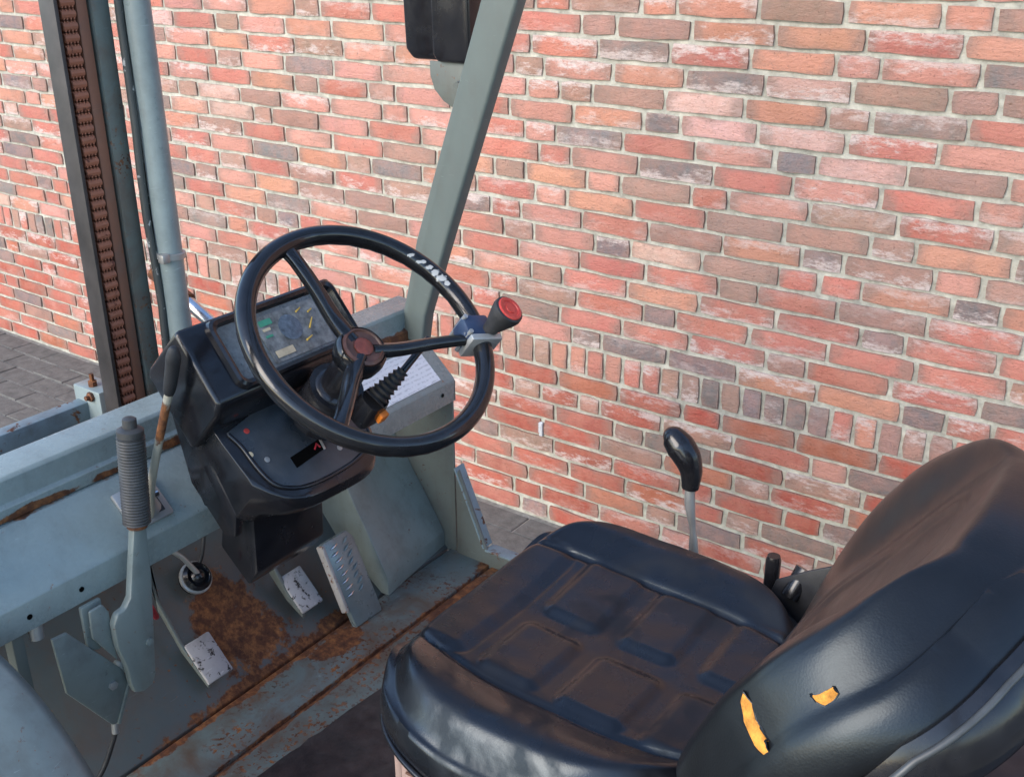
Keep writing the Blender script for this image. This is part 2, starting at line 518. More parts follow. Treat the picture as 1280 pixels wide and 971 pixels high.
# ------------------------------------------------------------------ the brick wall: courses in wild bond over a base band of bricks on edge
WY = 2.850                       # plane of the brick faces
ZR = 0.704                       # top of the band of upright bricks
ZB = 0.603                       # its lower edge
CP = 0.065                       # course pitch above
CPB = 0.066
WALL = {
    -8: ([-2.029], ''),
    -7: ([-2.201, -1.968, -1.728, -1.14], '-1.20d -1.03r'),
    -6: ([-2.038, -1.795, -1.568, -1.085], '-1.91r -1.68r -1.03d'),
    -5: ([-2.095, -1.858, -1.621, -1.366, -1.25, -1.016], '-1.97b -1.73r -1.50r -1.13r -0.95r'),
    -4: ([-1.909, -1.673, -1.435, -1.191, -1.066], '-2.02r -1.79r -1.55b -1.13b -0.94r'),
    -3: ([-2.097, -1.856, -1.622, -1.508, -1.264, -1.027], '-1.97r -1.74p -1.56b -1.15r -0.91b'),
    -2: ([-2.028, -1.915, -1.762, -1.678, -1.447, -1.2, -0.952, -0.838], '-1.97b -1.83r -1.72w -1.59r -1.08p -0.89w -0.78d'),
    -1: ([-2.07, -1.843, -1.608, -1.379, -1.244, -1.002, -0.759], '-3.83r -1.96r -1.72o -1.49r -1.12o -0.88o -0.71r'),
    0: ([-1.793, -1.678, -1.439, -1.206, -0.959, -0.715, -0.594], '-1.91p -1.74d -1.56d -1.32d -1.15r -1.08o -0.83o -0.65d -0.49r'),
    1: ([-1.841, -1.606, -1.37, -0.994, -0.754, -0.519], '-2.97d -1.72r -1.48r -1.24r -1.06d -1.05b -0.87r -0.87r -0.63r'),
    2: ([-2.009, -1.776, -1.533, -1.418, -1.178, -0.94, -0.692, -0.457], '-3.62d -1.89b -1.66r -1.47d -1.30r -1.05r -1.03r -0.81r -0.80r -0.56r'),
    3: ([-1.953, -1.831, -1.593, -1.346, -0.855, -0.732, -0.491], '-1.89b -1.71r -1.47o -1.23r -0.98r -0.79d -0.61r -0.45r'),
    4: ([-2.005, -1.768, -1.529, -1.288, -1.162, -0.926, -0.68], '-3.14d -1.89p -1.65r -1.40r -1.23b -1.03r -0.80b -0.56r'),
    5: ([-3.609, -3.477, -3.256, -3.022, -1.945, -1.714, -1.585, -1.345, -0.866, -0.628, -0.505], '-3.72d -3.54b -3.37p -3.15o -1.83p -1.65d -1.46w -1.23b -0.98r -0.74o -0.57d -0.47o'),
    6: ([-3.652, -3.454, -3.305, -3.062, -2.829, -2.591, -1.997, -1.764, -1.526, -1.283, -1.044, -0.924, -0.681, -0.56], '-3.56r -3.38b -3.18r -2.95b -2.72r -1.88p -1.64r -1.40b -1.21p -1.09o -0.98d -0.80b -0.62p -0.51b'),
    7: ([-3.497, -3.25, -3.008, -2.764, -2.643, -1.942, -1.821, -1.58, -1.341, -0.86, -0.739, -0.498], '-3.38p -3.13d -2.89o -2.71b -1.98r -1.88p -1.70o -1.46r -1.24b -0.98b -0.80b -0.62o'),
    8: ([-3.783, -3.556, -3.302, -3.068, -2.827, -2.583, -1.981, -1.749, -1.628, -1.394, -1.277, -1.035, -0.793, -0.552], '-3.43b -3.19r -2.95p -2.71r -1.86o -1.68p -1.34r -1.21p -1.09p -0.91b -0.67r -0.52b'),
    9: ([-3.712, -3.483, -3.227, -3.129, -2.886, -2.644, -1.808, -1.57, -1.326, -1.088, -0.848, -0.606], '-3.60p -3.35w -3.18b -3.01b -2.76p -1.92r -1.69p -1.44d -1.24r -0.92p -0.72r'),
    10: ([-3.653, -3.537, -3.294, -3.073, -2.825, -2.579, -1.865, -1.627, -1.39, -1.027, -0.786, -0.542], '-3.41w -3.19b -2.95p -2.71p -1.95p -1.75d -1.51r -1.28p -1.08d -0.91w -0.67b'),
    11: ([-3.695, -3.464, -3.229, -2.998, -2.877, -2.639, -2.517, -1.804, -1.562, -1.442, -1.204, -0.955, -0.719], '-3.58p -3.35r -3.11o -2.94b -2.76r -2.58b -1.92p -1.68o -1.50d -1.32w -1.06w -0.83r -0.61p'),
    12: ([-3.642, -3.406, -3.268, -3.042, -2.798, -2.57, -1.852, -1.736, -1.494, -1.248, -1.013, -0.897, -0.657], '-3.75p -3.52r -3.34b -3.15p -2.92d -2.69p -1.94p -1.79b -1.61b -1.37w -1.10o -0.95b -0.78d -0.59r'),
    13: ([-3.693, -3.438, -3.221, -2.982, -2.744, -2.508, -2.023, -1.909, -1.668, -1.436, -1.195, -0.956, -0.711, -0.593], '-3.75b -3.56p -3.33o -3.10r -2.86b -2.62p -1.97b -1.78p -1.55o -1.31d -1.07w -0.84b -0.65b -0.56b'),
    14: ([-3.631, -3.392, -3.262, -3.022, -2.793, -2.553, -1.957, -1.719, -1.485, -1.244, -0.887, -0.647], '-3.52r -3.33b -3.14p -2.91o -2.67o -1.84r -1.60d -1.36r -1.22b -1.01o -0.77p -0.59d'),
    15: ([-3.681, -3.454, -3.206, -2.965, -2.843, -2.607, -1.778, -1.659, -1.42, -0.934, -0.697], '-3.57p -3.33p -3.08o -2.90b -2.72r -1.89r -1.71b -1.54b -1.31o -1.05o -0.82r -0.62o'),
    16: ([-1.945, -1.821, -1.584, -1.47, -1.229, -0.994, -0.756, -0.635], '-1.70b -1.53o -1.35o -1.10b -0.87o -0.70o -0.60b'),
}
VENT = (-1.910, 0.358)
ROLL_U0, ROLL_P = -2.0809, 0.06897
ROLL_C = 'bbboorprrbbdbddddrobbbr'
BRICKC = {'r': (0.52, 0.18, 0.135), 'p': (0.59, 0.28, 0.22), 'o': (0.56, 0.26, 0.17), 'b': (0.36, 0.23, 0.18), 'd': (0.20, 0.19, 0.18), 'w': (0.66, 0.42, 0.35)}

BRICKLOW = dict(BRICKC, r=(0.46, 0.105, 0.07), p=(0.50, 0.15, 0.11), o=(0.48, 0.15, 0.085), w=(0.56, 0.28, 0.22))  # redder plinth bricks, with the shade low on the wall put into their colour


def brick_template(L, H, seed, nx=4, nz=2):
    rnd = random.Random(seed)
    v, f = [], []
    idx = {}
    for i in range(nx + 1):
        for j in range(nz + 1):
            a, b = i / nx - 0.5, j / nz - 0.5
            edge = i in (0, nx) or j in (0, nz)
            corner = i in (0, nx) and j in (0, nz)
            x, z = a * L, b * H
            if edge:
                x += rnd.uniform(-1, 1) * 0.0022 - (0.002 if corner else 0) * math.copysign(1, a)
                z += rnd.uniform(-1, 1) * 0.0024 - (0.0012 if corner else 0) * math.copysign(1, b)
                y = rnd.uniform(0.0015, 0.0045) + (0.0015 if corner else 0)
            else:
                x += rnd.uniform(-1, 1) * 0.01
                y = rnd.uniform(-0.0015, 0.0012)
            idx[i, j] = len(v)
            v.append((x, y, z))
    for i in range(nx):
        for j in range(nz):
            f.append((idx[i, j], idx[i + 1, j], idx[i + 1, j + 1], idx[i, j + 1]))
    ring = [(i, 0) for i in range(nx)] + [(nx, j) for j in range(nz)] + [(i, nz) for i in range(nx, 0, -1)] + [(0, j) for j in range(nz, 0, -1)]
    back = []
    for ij in ring:
        x, y, z = v[idx[ij]]
        back.append(len(v))
        v.append((x * 1.006, 0.03, z * 1.01))
    for q in range(len(ring)):
        r = (q + 1) % len(ring)
        f.append((idx[ring[q]], back[q], back[r], idx[ring[r]]))
    me = bpy.data.meshes.new('brick')
    me.from_pydata(v, [], f)
    a3 = me.attributes.new('bl', 'FLOAT_VECTOR', 'POINT')
    for q, p in enumerate(v):
        a3.data[q].vector = (p[0] / L * 2, p[1], p[2] / H * 2)
    me.shade_smooth()
    me.set_sharp_from_angle(angle=radians(48))
    me.materials.append(M['brick'])
    return me


LS, LH, HB = 0.2285, 0.1085, 0.0535
T_S = [brick_template(LS, HB, i) for i in range(12)]
T_H = [brick_template(LH, HB, 50 + i, 3, 2) for i in range(6)]
T_R = [brick_template(0.057, 0.089, 90 + i, 2, 3) for i in range(6)]
rw = random.Random(11)
bricks = []                      # (x, z, length, kind, colour)


def rand_col():
    return rw.choices('rpobdw', (36, 24, 14, 15, 7, 4))[0]


def halves(n):
    out = []
    while n > 0:
        if n == 1 or (rw.random() < 0.26 and (not out or out[-1] != 1)):
            out.append(1)
        else:
            out.append(2)
        n -= out[-1]
    return out


XL, XR = -6.6, 1.5
for k in range(-9, 32):
    known, cols = WALL.get(k, ([], ''))
    cols = [(float(c[:-1]), c[-1]) for c in cols.split()]
    js = list(known) if known else [-2.0 + 0.12 * rw.randint(0, 3)]
    full = [js[0]]
    for a, b in zip(js, js[1:]):
        n = max(1, round((b - a) / 0.12))
        hs = halves(n) if n > 2 else [n]
        x = a
        for h in hs:
            x += h * (b - a) / n
            full.append(x)
        full[-1] = b
    while full[-1] < XR:
        full.append(full[-1] + (0.24 if rw.random() < 0.72 else 0.12))
    while full[0] > XL:
        full.insert(0, full[0] - (0.24 if rw.random() < 0.72 else 0.12))
    zb = ZR + k * CP if k >= 0 else ZB + k * CPB
    for a, b in zip(full, full[1:]):
        c = None
        for u, ch in cols:
            if a < u < b:
                c = ch
        bricks.append(((a + b) / 2, zb + HB / 2, b - a - 0.012, 'S' if b - a > 0.17 else 'H', c or rand_col()))
i = 0
u = ROLL_U0
for i in range(-66, 53):
    ch = ROLL_C[i] if 0 <= i < len(ROLL_C) else rw.choices('rpobd', (30, 14, 14, 28, 14))[0]
    bricks.append((ROLL_U0 + (i + 0.5) * ROLL_P, ZB + 0.0445, ROLL_P - 0.012, 'R', ch))


def project(p):
    d = ROT.transposed() @ (Vector(p) - CAM)
    if d.y < 0.05:
        return None
    return (640 + FOC * d.x / d.y, 485.5 - FOC * d.z / d.y, d.y)


def inside(x, y, poly):
    r = False
    for (x1, y1), (x2, y2) in zip(poly, poly[1:] + poly[:1]):
        if (y1 > y) != (y2 > y) and x < (x2 - x1) * (y - y1) / (y2 - y1) + x1:
            r = not r
    return r


# what stands in front of the wall as seen from the photograph (used only to rank which bricks are built singly)
HIDE = [[(470, 990), (480, 880), (640, 670), (700, 648), (800, 660), (1000, 730), (1060, 625), (1200, 553), (1290, 560), (1290, 990)],
        [(-10, 990), (-10, 600), (120, 470), (190, 420), (420, 360), (470, 420), (560, 470), (565, 700), (610, 720), (470, 990)],
        [(55, -10), (170, -10), (215, 430), (140, 480)], [(497, -10), (660, -10), (560, 390), (500, 390), (560, 90), (497, 78)]]


def brick_rank(b):
    q = project((b[0], WY, b[1]))
    if q is None or not (-60 < q[0] < 1340 and -25 < q[1] < 990):
        return 0
    for h in HIDE:
        if inside(q[0], q[1], h):
            return 0
    return b[2] * (0.089 if b[3] == 'R' else HB) / q[2] ** 3


order = sorted(range(len(bricks)), key=lambda n: -brick_rank(bricks[n]))
single = set(order[:300])
wall = empty('brick_wall', (-2.0, WY, 0.0))
wall['label'] = 'red handmade brick wall with pale mortar and a band of upright bricks near its foot'
wall['category'] = 'brick wall'
wall['kind'] = 'thing'
# mortar bed behind the faces, slightly uneven
nxm, nzm = 220, 70
mv, mf = [], []
for i in range(nxm + 1):
    for j in range(nzm + 1):
        x = XL + (XR - XL) * i / nxm
        z = -0.02 + 2.80 * j / nzm
        mv.append((x, WY + 0.0095 + 0.0025 * noise.noise((x * 9, z * 14, 3.1)), z))
for i in range(nxm):
    for j in range(nzm):
        a = i * (nzm + 1) + j
        mf.append((a, a + nzm + 1, a + nzm + 2, a + 1))
n0 = len(mv)
for x, z in ((XL, -0.02), (XR, -0.02), (XR, 2.775), (XL, 2.775)):
    mv.append((x, WY + 0.22, z))
for x, z in ((XL, -0.02), (XR, -0.02), (XR, 2.775), (XL, 2.775)):
    mv.append((x, WY + 0.028, z))
mf += [(n0, n0 + 1, n0 + 2, n0 + 3)] + [(n0 + 4 + q, n0 + 4 + (q + 1) % 4, n0 + (q + 1) % 4, n0 + q) for q in range(4)]
mk('mortar', mv, mf, M['mortar'], wall, smooth=60)
jv, jf, jc, jl = [], [], [], []
for n, (x, z, L, kind, ch) in enumerate(bricks):
    T, L0 = {'S': (T_S, LS), 'H': (T_H, LH), 'R': (T_R, 0.057)}[kind]
    me = rw.choice(T)
    g = rw.uniform(0.84, 1.14)
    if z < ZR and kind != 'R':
        g *= 0.86  # low courses darkened in colour for the dimmer light at the wall foot
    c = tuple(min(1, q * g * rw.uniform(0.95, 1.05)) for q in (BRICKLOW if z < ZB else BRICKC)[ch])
    flip = rw.choice((-1, 1))
    sc = Vector((L / L0 * rw.uniform(0.985, 1.01), 1, rw.uniform(0.96, 1.03)))
    p = Vector((x + rw.uniform(-0.0015, 0.0015), WY + rw.uniform(-0.0025, 0.002), z + rw.uniform(-0.0015, 0.0015)))
    ang = rw.gauss(0, 0.006)
    if n in single:
        o = bpy.data.objects.new('brick', me)
        o.color = (*c, rw.random())
        put(o, wall, p)
        o.rotation_euler = (0, ang + (pi if flip < 0 else 0), 0)
        o.scale = sc
    else:
        rot = Matrix.Rotation(ang + (pi if flip < 0 else 0), 3, 'Y')
        rj = rw.random()
        b0 = len(jv)
        for v in me.vertices:
            jv.append(p + rot @ Vector((v.co.x * sc.x, v.co.y, v.co.z * sc.z)))
            jc.extend((*c, rj))
            jl.extend(me.attributes['bl'].data[v.index].vector)
        for f in me.polygons:
            jf.append(tuple(b0 + q for q in f.vertices))
me = bpy.data.meshes.new('brickwork')
org = Vector((-2.5, WY, 1.2))
me.from_pydata([v - org for v in jv], [], jf)
at = me.color_attributes.new('bc', 'FLOAT_COLOR', 'POINT')
at.data.foreach_set('color', jc)
a3 = me.attributes.new('bl', 'FLOAT_VECTOR', 'POINT')
a3.data.foreach_set('vector', jl)
me.shade_smooth()
me.set_sharp_from_angle(angle=radians(48))
me.materials.append(M['brickrest'])
o = bpy.data.objects.new('brickwork', me)
o['kind'] = 'stuff'
put(o, wall, org)
# weep vent in a head joint
vx, vz = VENT
box('vent', (vx - 0.0065, WY - 0.0015, vz - 0.026), (vx + 0.0065, WY + 0.012, vz + 0.026), plain('vent_plastic', (0.55, 0.56, 0.57), 0.5), wall, bevel=0.001)
vent = wall.children[-1]
for q in range(5):
    zz = vz + 0.021 - q * 0.0075
    box('rib', (vx - 0.0085, WY - 0.0045, zz - 0.0018), (vx + 0.0085, WY - 0.0016, zz + 0.0018), bpy.data.materials['vent_plastic'], vent, bevel=0.0006)

# ------------------------------------------------------------------ ground and pavement
g = mk('ground', [(-120, -120, -0.05), (120, -120, -0.05), (120, 120, -0.05), (-120, 120, -0.05)], [(0, 1, 2, 3)], M['paver'], smooth=0)
g['kind'] = 'structure'
g['label'] = 'grey paved ground reaching out from the wall'
pave = empty('pavement', (-2.5, 1.5, 0))
pave['kind'] = 'structure'
pave['label'] = 'grey concrete block pavement running along the foot of the wall'
PP, PLn = 0.119, 0.238
bv = box('bedding_sand', (-7.5, -4, -0.06), (4, WY + 0.02, -0.006), M['sand'], pave, bevel=0)


def paver_mesh(seed):
    rnd = random.Random(seed)
    a, b = PLn / 2 - 0.003, PP / 2 - 0.003
    v = []
    for s, dz in ((1.0, -0.05), (1.0, -0.004), (0.975, 0.0)):
        for sx, sy in ((-1, -1), (1, -1), (1, 1), (-1, 1)):
            k = 0.004 if s < 1 else 0
            v.append((sx * (a - k + rnd.uniform(-0.0008, 0.0008)), sy * (b - k + rnd.uniform(-0.0008, 0.0008)), dz + (rnd.uniform(-0.0015, 0.0015) if s < 1 else 0)))
    f = [(8, 9, 10, 11)]
    for l in (0, 4):
        f += [(l + q, l + (q + 1) % 4, l + 4 + (q + 1) % 4, l + 4 + q) for q in range(4)]
    m = bpy.data.meshes.new('paver')
    m.from_pydata(v, [], f)
    m.materials.append(M['paver'])
    return m


PT = [paver_mesh(i) for i in range(8)]
jv, jf = [], []
rp = random.Random(5)
for r in range(46):
    y = WY - 0.012 - PP * (r + 0.5)
    off = (r % 2) * PLn / 2
    for q in range(46):
        x = -7.3 + off + q * PLn
        me = rp.choice(PT)
        dz = rp.uniform(-0.002, 0.002)
        pr_ = project((x, y, 0))
        if r < 9 and pr_ and -120 < pr_[0] < 760 and x > -6.3 and not (150 < pr_[0] < 520):
            o = bpy.data.objects.new('paver', me)
            put(o, pave, Vector((x, y, dz)))
        else:
            b0 = len(jv)
            jv += [(v.co.x + x, v.co.y + y, v.co.z + dz) for v in me.vertices]
            jf += [tuple(b0 + w for w in f.vertices) for f in me.polygons]
o = mk('paving_field', jv, jf, M['paver'], pave, smooth=0)
o['kind'] = 'stuff'

# ------------------------------------------------------------------ the forklift
YC, YR, YL = 1.11, 1.745, 0.46
fl = empty('forklift', (-0.9, YC, 0))
fl['label'] = 'worn grey forklift with black seat, steering wheel and dashboard parked along the brick wall'
fl['category'] = 'forklift'


def sub(name, loc):
    return empty(name, loc, fl)


# --- floor
flo = sub('floor', (-1.1, 1.1, 0.6))
box('floor_strip', (-1.425, YL, 0.588), (-1.306, YR - 0.002, 0.612), M['floor'], flo, bevel=0.003)
box('floor_plate', (-1.299, YL, 0.586), (-0.30, YR - 0.002, 0.609), M['floor'], flo, bevel=0.003)
box('seam', (-1.307, YL, 0.58), (-1.298, YR - 0.003, 0.603), M['rust'], flo, bevel=0)
rm = random.Random(3)
out = []
for (x0, y0), (x1, y1) in zip([(-1.19, 0.50), (-1.235, 0.95), (-1.215, 1.30), (-1.13, 1.55), (-0.5, 1.6), (-0.5, 0.48)], [(-1.235, 0.95), (-1.215, 1.30), (-1.13, 1.55), (-0.5, 1.6), (-0.5, 0.48), (-1.19, 0.50)]):
    for q in range(14):
        s = q / 14
        out.append((x0 + (x1 - x0) * s + rm.uniform(-0.003, 0.003), y0 + (y1 - y0) * s + rm.uniform(-0.002, 0.002)))
prism('floor_mat', out, 'Z', 0.6095, 0.613, M['mat'], flo, bevel=0)
# toe plate rising forward, and bulkhead
prism('toe_plate', [(-1.432, 0.600), (-1.432, 0.612), (-1.55, 0.700), (-1.68, 0.86), (-1.70, 1.10), (-1.71, 1.10), (-1.70, 0.85), (-1.56, 0.685)], 'Y', YL, YR - 0.004, M['toe'], fl, bevel=0.002)
# right-hand arch over the pedal gear
prf = [(-1.422, 0.613), (-1.422, 0.655), (-1.44, 0.69), (-1.475, 0.755), (-1.51, 0.815), (-1.545, 0.885), (-1.60, 0.955)]
v, f = [], []
for Y, dx in ((1.505, 0.010), (1.57, 0.0), (1.66, -0.012), (1.738, -0.018)):
    for x, z in prf:
        v.append((x + dx, Y, z - (0.04 if Y > 1.6 else 0.0) * (z - 0.655) / 0.3 * (z > 0.655)))
n = len(prf)
for a in range(3):
    for q in range(n - 1):
        f.append((a * n + q, a * n + q + 1, (a + 1) * n + q + 1, (a + 1) * n + q))
back = len(v)
for x, z in prf:
    v.append((min(x - 0.10, -1.60), 1.505, z))
for q in range(n - 1):
    f.append((q, back + q, back + q + 1, q + 1))
arch = mk('pedal_arch', v, f, M['paint'], fl, smooth=30, bevel=0.004)
rs = []
for q in range(9):
    s = q / 8
    rs.append((-1.432 + 0.012 - 0.033 * s + rm.uniform(-0.002, 0.002), 1.51 + 0.225 * s, 0.654 + rm.uniform(-0.002, 0.003)))
tube('rust_seam', rs, 0.0035, M['rust'], arch, n=6)
# side panel and slanted skirt
box('side_panel', (-1.72, YR - 0.005, 0.606), (-1.405, YR, 1.06), M['paint_dim'], fl, bevel=0.001)
sk = prism('side_skirt', [(-1.398, 0.600), (-1.398, 0.815), (-1.390, 0.835), (-1.312, 0.650), (-1.27, 0.648), (-0.9, 0.648), (-0.9, 0.600)], 'Y', YR - 0.01, YR - 0.003, M['paint_dim'], fl, bevel=0.001)
slab('skirt_flange', [(-1.398, YR - 0.012, 0.838), (-1.398, YR + 0.022, 0.838), (-1.318, YR + 0.022, 0.652), (-1.318, YR - 0.012, 0.652)], -0.005, M['flaky'], sk, bevel=0.001)
slab('sill_flange', [(-1.316, YR - 0.012, 0.650), (-1.316, YR + 0.022, 0.650), (-0.9, YR + 0.022, 0.650), (-0.9, YR - 0.012, 0.650)], -0.005, M['flaky'], sk, bevel=0.001)
# cowl beam: flange, sloping top, raised lip
cowl = prism('cowl_beam', [(-1.400, 1.004), (-1.400, 1.054), (-1.404, 1.060), (-1.488, 1.138), (-1.505, 1.140), (-1.515, 1.085), (-1.500, 1.12), (-1.485, 1.128), (-1.412, 1.058), (-1.406, 1.050), (-1.405, 1.004)], 'Y', YL, YR, M['cowl'], fl, bevel=0.0015)
prism('cowl_lip', [(-1.493, 1.141), (-1.493, 1.163), (-1.501, 1.167), (-1.501, 1.205), (-1.506, 1.211), (-1.566, 1.216), (-1.572, 1.210), (-1.572, 1.08), (-1.566, 1.08), (-1.566, 1.141)], 'Y', YL, YR + 0.012, M['cowl'], fl, bevel=0.0015)
prism('end_plate', [(-1.400, 1.004), (-1.400, 1.052), (-1.488, 1.136), (-1.565, 1.138), (-1.565, 1.004)], 'Y', YR - 0.004, YR + 0.001, M['cowl'], fl, bevel=0.001)


def on_slope(y, s, off=0.0):
    """point on the sloping cowl top: s 0 at the fold, 1 at the back"""
    return Vector((-1.404 - 0.084 * s, y, 1.060 + 0.078 * s)) + Vector((0.68, 0, 0.733)) * off


slab('label_sheet', [on_slope(1.50, 0.06, 0.0018), on_slope(1.705, 0.06, 0.0018), on_slope(1.705, 0.86, 0.0018), on_slope(1.50, 0.86, 0.0018)], 0.0012, M['label'], fl, bevel=0)
fl.children[-1]['label'] = 'pale printed instruction label on the cowl'
for y in (0.70, 0.79, 1.09, 1.70):
    lathe('screw', (-1.3995, y, 1.028 + (0.004 if y > 1 else 0)), (1, 0, 0), [(0.0045, -0.002), (0.0045, 0.0006), (0.002, 0.0012)], M['hole'], cowl, n=10)

# --- left front fender close to the camera
prof = smoothpath([(-1.52, 0, 1.055), (-1.40, 0, 1.062), (-1.307, 0, 1.048), (-1.215, 0, 1.006), (-1.135, 0, 0.932), (-1.09, 0, 0.84), (-1.075, 0, 0.62)], 5)
v, f = [], []
ys = [0.16, 0.20, 0.30, 0.42, 0.55, 0.598, 0.613]
for Y in ys:
    e = max(0, (Y - 0.55) / 0.063)
    for p in prof:
        v.append((p.x - 0.012 * e * e, Y, p.z - 0.012 * e * e))
n = len(prof)
for a in range(len(ys) - 1):
    for q in range(n - 1):
        f.append((a * n + q, a * n + q + 1, (a + 1) * n + q + 1, (a + 1) * n + q))
fn = mk('front_fender', v, f, M['paint'], fl, smooth=60)
sol = fn.modifiers.new('thickness', 'SOLIDIFY')
sol.thickness = 0.004
sol.offset = 0

# --- mast
mast = sub('mast', (-2.05, 1.38, 0.3))
box('outer_rail', (-2.055, 1.298, 0.32), (-2.004, 1.307, 2.35), M['rail'], mast, bevel=0.002)
box('channel_web', (-2.055, 1.307, 0.32), (-2.026, 1.384, 2.35), M['rustrail'], mast, bevel=0.002)
box('channel_flange', (-2.026, 1.352, 0.32), (-2.012, 1.377, 2.35), M['rustrail'], mast, bevel=0.003)
box('inner_rail', (-2.055, 1.383, 0.32), (-2.006, 1.424, 2.35), M['mastpaint'], mast, bevel=0.004)
tube('hose', [(-1.985 + 0.003 * sin(q * 1.7), 1.429 + 0.0025 * sin(q), 0.4 + q * 0.1) for q in range(20)], 0.0085, M['hose'], mast, n=10)
tube('hose', [(-2.0, 1.446, 0.4 + q * 0.1) for q in range(20)], 0.005, M['hose'], mast, n=8)
# chain: each link a barrel between two side plates
v, f = [], []
for q in range(10):
    th = 2 * pi * q / 10
    for yy, rr in ((-0.0165, 0.007), (-0.0155, 0.0088), (0.0155, 0.0088), (0.0165, 0.007)):
        v.append((rr * cos(th), yy, rr * sin(th)))
for q in range(10):
    for a in range(3):
        f.append((q * 4 + a, q * 4 + a + 1, ((q + 1) % 10) * 4 + a + 1, ((q + 1) % 10) * 4 + a))
for y0 in (-0.0115, -0.004, 0.004, 0.0115):
    b0 = len(v)
    for yy in (y0 - 0.0016, y0 + 0.0016):
        v += [(-0.008, yy, -0.012), (0.0062, yy, -0.012), (0.0062, yy, 0.012), (-0.008, yy, 0.012)]
    f += [(b0, b0 + 1, b0 + 2, b0 + 3), (b0 + 4, b0 + 5, b0 + 6, b0 + 7)] + [(b0 + q, b0 + (q + 1) % 4, b0 + 4 + (q + 1) % 4, b0 + 4 + q) for q in range(4)]
link = mk('chain_link', [(x - 2.0165, y + 1.3315, z + 0.96) for x, y, z in v], f, M['chain'], mast, smooth=35)
for i in range(1, 46):
    o = bpy.data.objects.new('chain_link', link.data)
    put(o, mast, ORG[link.name] + Vector((0, 0, i * 0.0222)))
lathe('lift_cylinder', (-1.972, 1.464, 0.35), (0, 0, 1), [(0.0275, 0), (0.0275, 2.0)], M['cyl'], mast, n=28)
lathe('cylinder_clamp', (-1.972, 1.464, 1.315), (0.05, 0.06, 1), [(0.0285, -0.007), (0.033, -0.006), (0.033, 0.006), (0.0285, 0.007)], M['zinc'], mast, n=24)
box('clamp_lug', (-1.965, 1.424, 1.305), (-1.945, 1.444, 1.325), M['zinc'], mast, bevel=0.003)
tube('clamp_bolt', [(-1.95, 1.445, 1.135), (-1.935, 1.452, 1.14)], [0.010, 0.008], M['zinc'], mast, n=6)
tube('clamp_bolt', [(-1.955, 1.44, 1.10), (-1.945, 1.446, 1.10)], [0.009, 0.009], M['zinc'], mast, n=8)
# lower cross member and its bracket
box('cross_member', (-2.19, 0.55, 0.905), (-2.15, 1.318, 0.966), M['flaky'], mast, bevel=0.004, sub=0)
box('cross_member_web', (-2.18, 0.55, 0.62), (-2.165, 1.318, 0.905), M['mastpaint'], mast, bevel=0.002)
box('bracket_block', (-2.20, 1.315, 0.70), (-2.10, 1.374, 1.00), M['cyl'], mast, bevel=0.004)
lathe('bolt', (-2.15, 1.335, 1.0), (0, 0, 1), [(0.011, 0), (0.011, 0.012), (0.006, 0.013), (0.006, 0.03)], M['rust'], mast, n=6)
lathe('bolt', (-2.13, 1.318, 0.985), (0, -1, 0), [(0.012, 0), (0.012, 0.01), (0.006, 0.011), (0.006, 0.02)], M['rust'], mast, n=6)
# tilt cylinder
tilt = sub('tilt_cylinder', (-1.95, 1.55, 1.1))
a, b = Vector((-2.066, 1.55, 1.176)), Vector((-1.936, 1.55, 1.114))
d = (b - a).normalized()
tube('piston_rod', [a, a + d * 0.30], 0.0155, M['chrome'], tilt, n=20)
tube('rod_end', [a - d * 0.10, a - d * 0.045, a - d * 0.005, a + d * 0.022], [0.020, 0.016, 0.021, 0.0215], M['rust'], tilt, n=16)
tube('barrel', [a + d * 0.24, a + d * 0.36], 0.034, M['paint_dim'], tilt, n=20)

# --- front pillar and mirror
pil = prism('front_pillar', [(-1.178, 2.03), (-1.274, 2.03), (-1.281, 1.858), (-1.459, 1.375), (-1.505, 1.206), (-1.518, 1.14), (-1.455, 1.14), (-1.443, 1.206), (-1.374, 1.394), (-1.197, 1.862)][::-1], 'Y', 1.70, 1.736, M['pillar'], fl, bevel=0.007, seg=3)
# left front pillar, rear pillars and overhead guard (above the picture, they shade the cab)
prism('front_pillar', [(-1.170, 2.03), (-1.274, 2.03), (-1.281, 1.858), (-1.459, 1.375), (-1.505, 1.206), (-1.518, 1.14), (-1.411, 1.14), (-1.405, 1.206), (-1.341, 1.394), (-1.174, 1.862)][::-1], 'Y', 2 * YC - 1.742, 2 * YC - 1.70, M['pillar'], fl, bevel=0.007, seg=3)
grd = sub('overhead_guard', (-0.5, YC, 2.2))
for y in (2 * YC - 1.742, 1.70):
    prism('side_rail', [(-1.274, 2.031), (-1.170, 2.031), (-1.10, 2.17), (0.30, 2.22), (0.30, 2.28), (-1.16, 2.25)], 'Y', y, y + 0.042, M['guard'], grd, bevel=0.006)
    prism('rear_pillar', [(0.24, 2.219), (0.30, 2.219), (0.42, 0.85), (0.34, 0.85)], 'Y', y, y + 0.042, M['guard'], grd, bevel=0.006)
for q in range(8):
    x = -1.06 + q * 0.185
    box('guard_bar', (x, 2 * YC - 1.70, 2.20 + 0.036 * (x + 1.1)), (x + 0.032, 1.70, 2.235 + 0.036 * (x + 1.1)), M['guard'], grd, bevel=0.005)
mir = sub('mirror', (-1.48, 1.82, 1.85))
mb = prism('mirror_housing', [(-1.555, 1.745), (-1.565, 2.02), (-1.545, 2.04), (-1.42, 2.04), (-1.412, 2.02), (-1.405, 1.745), (-1.425, 1.728), (-1.535, 1.726)], 'Y', 1.80, 1.845, M['black'], mir, bevel=0.010, seg=3)
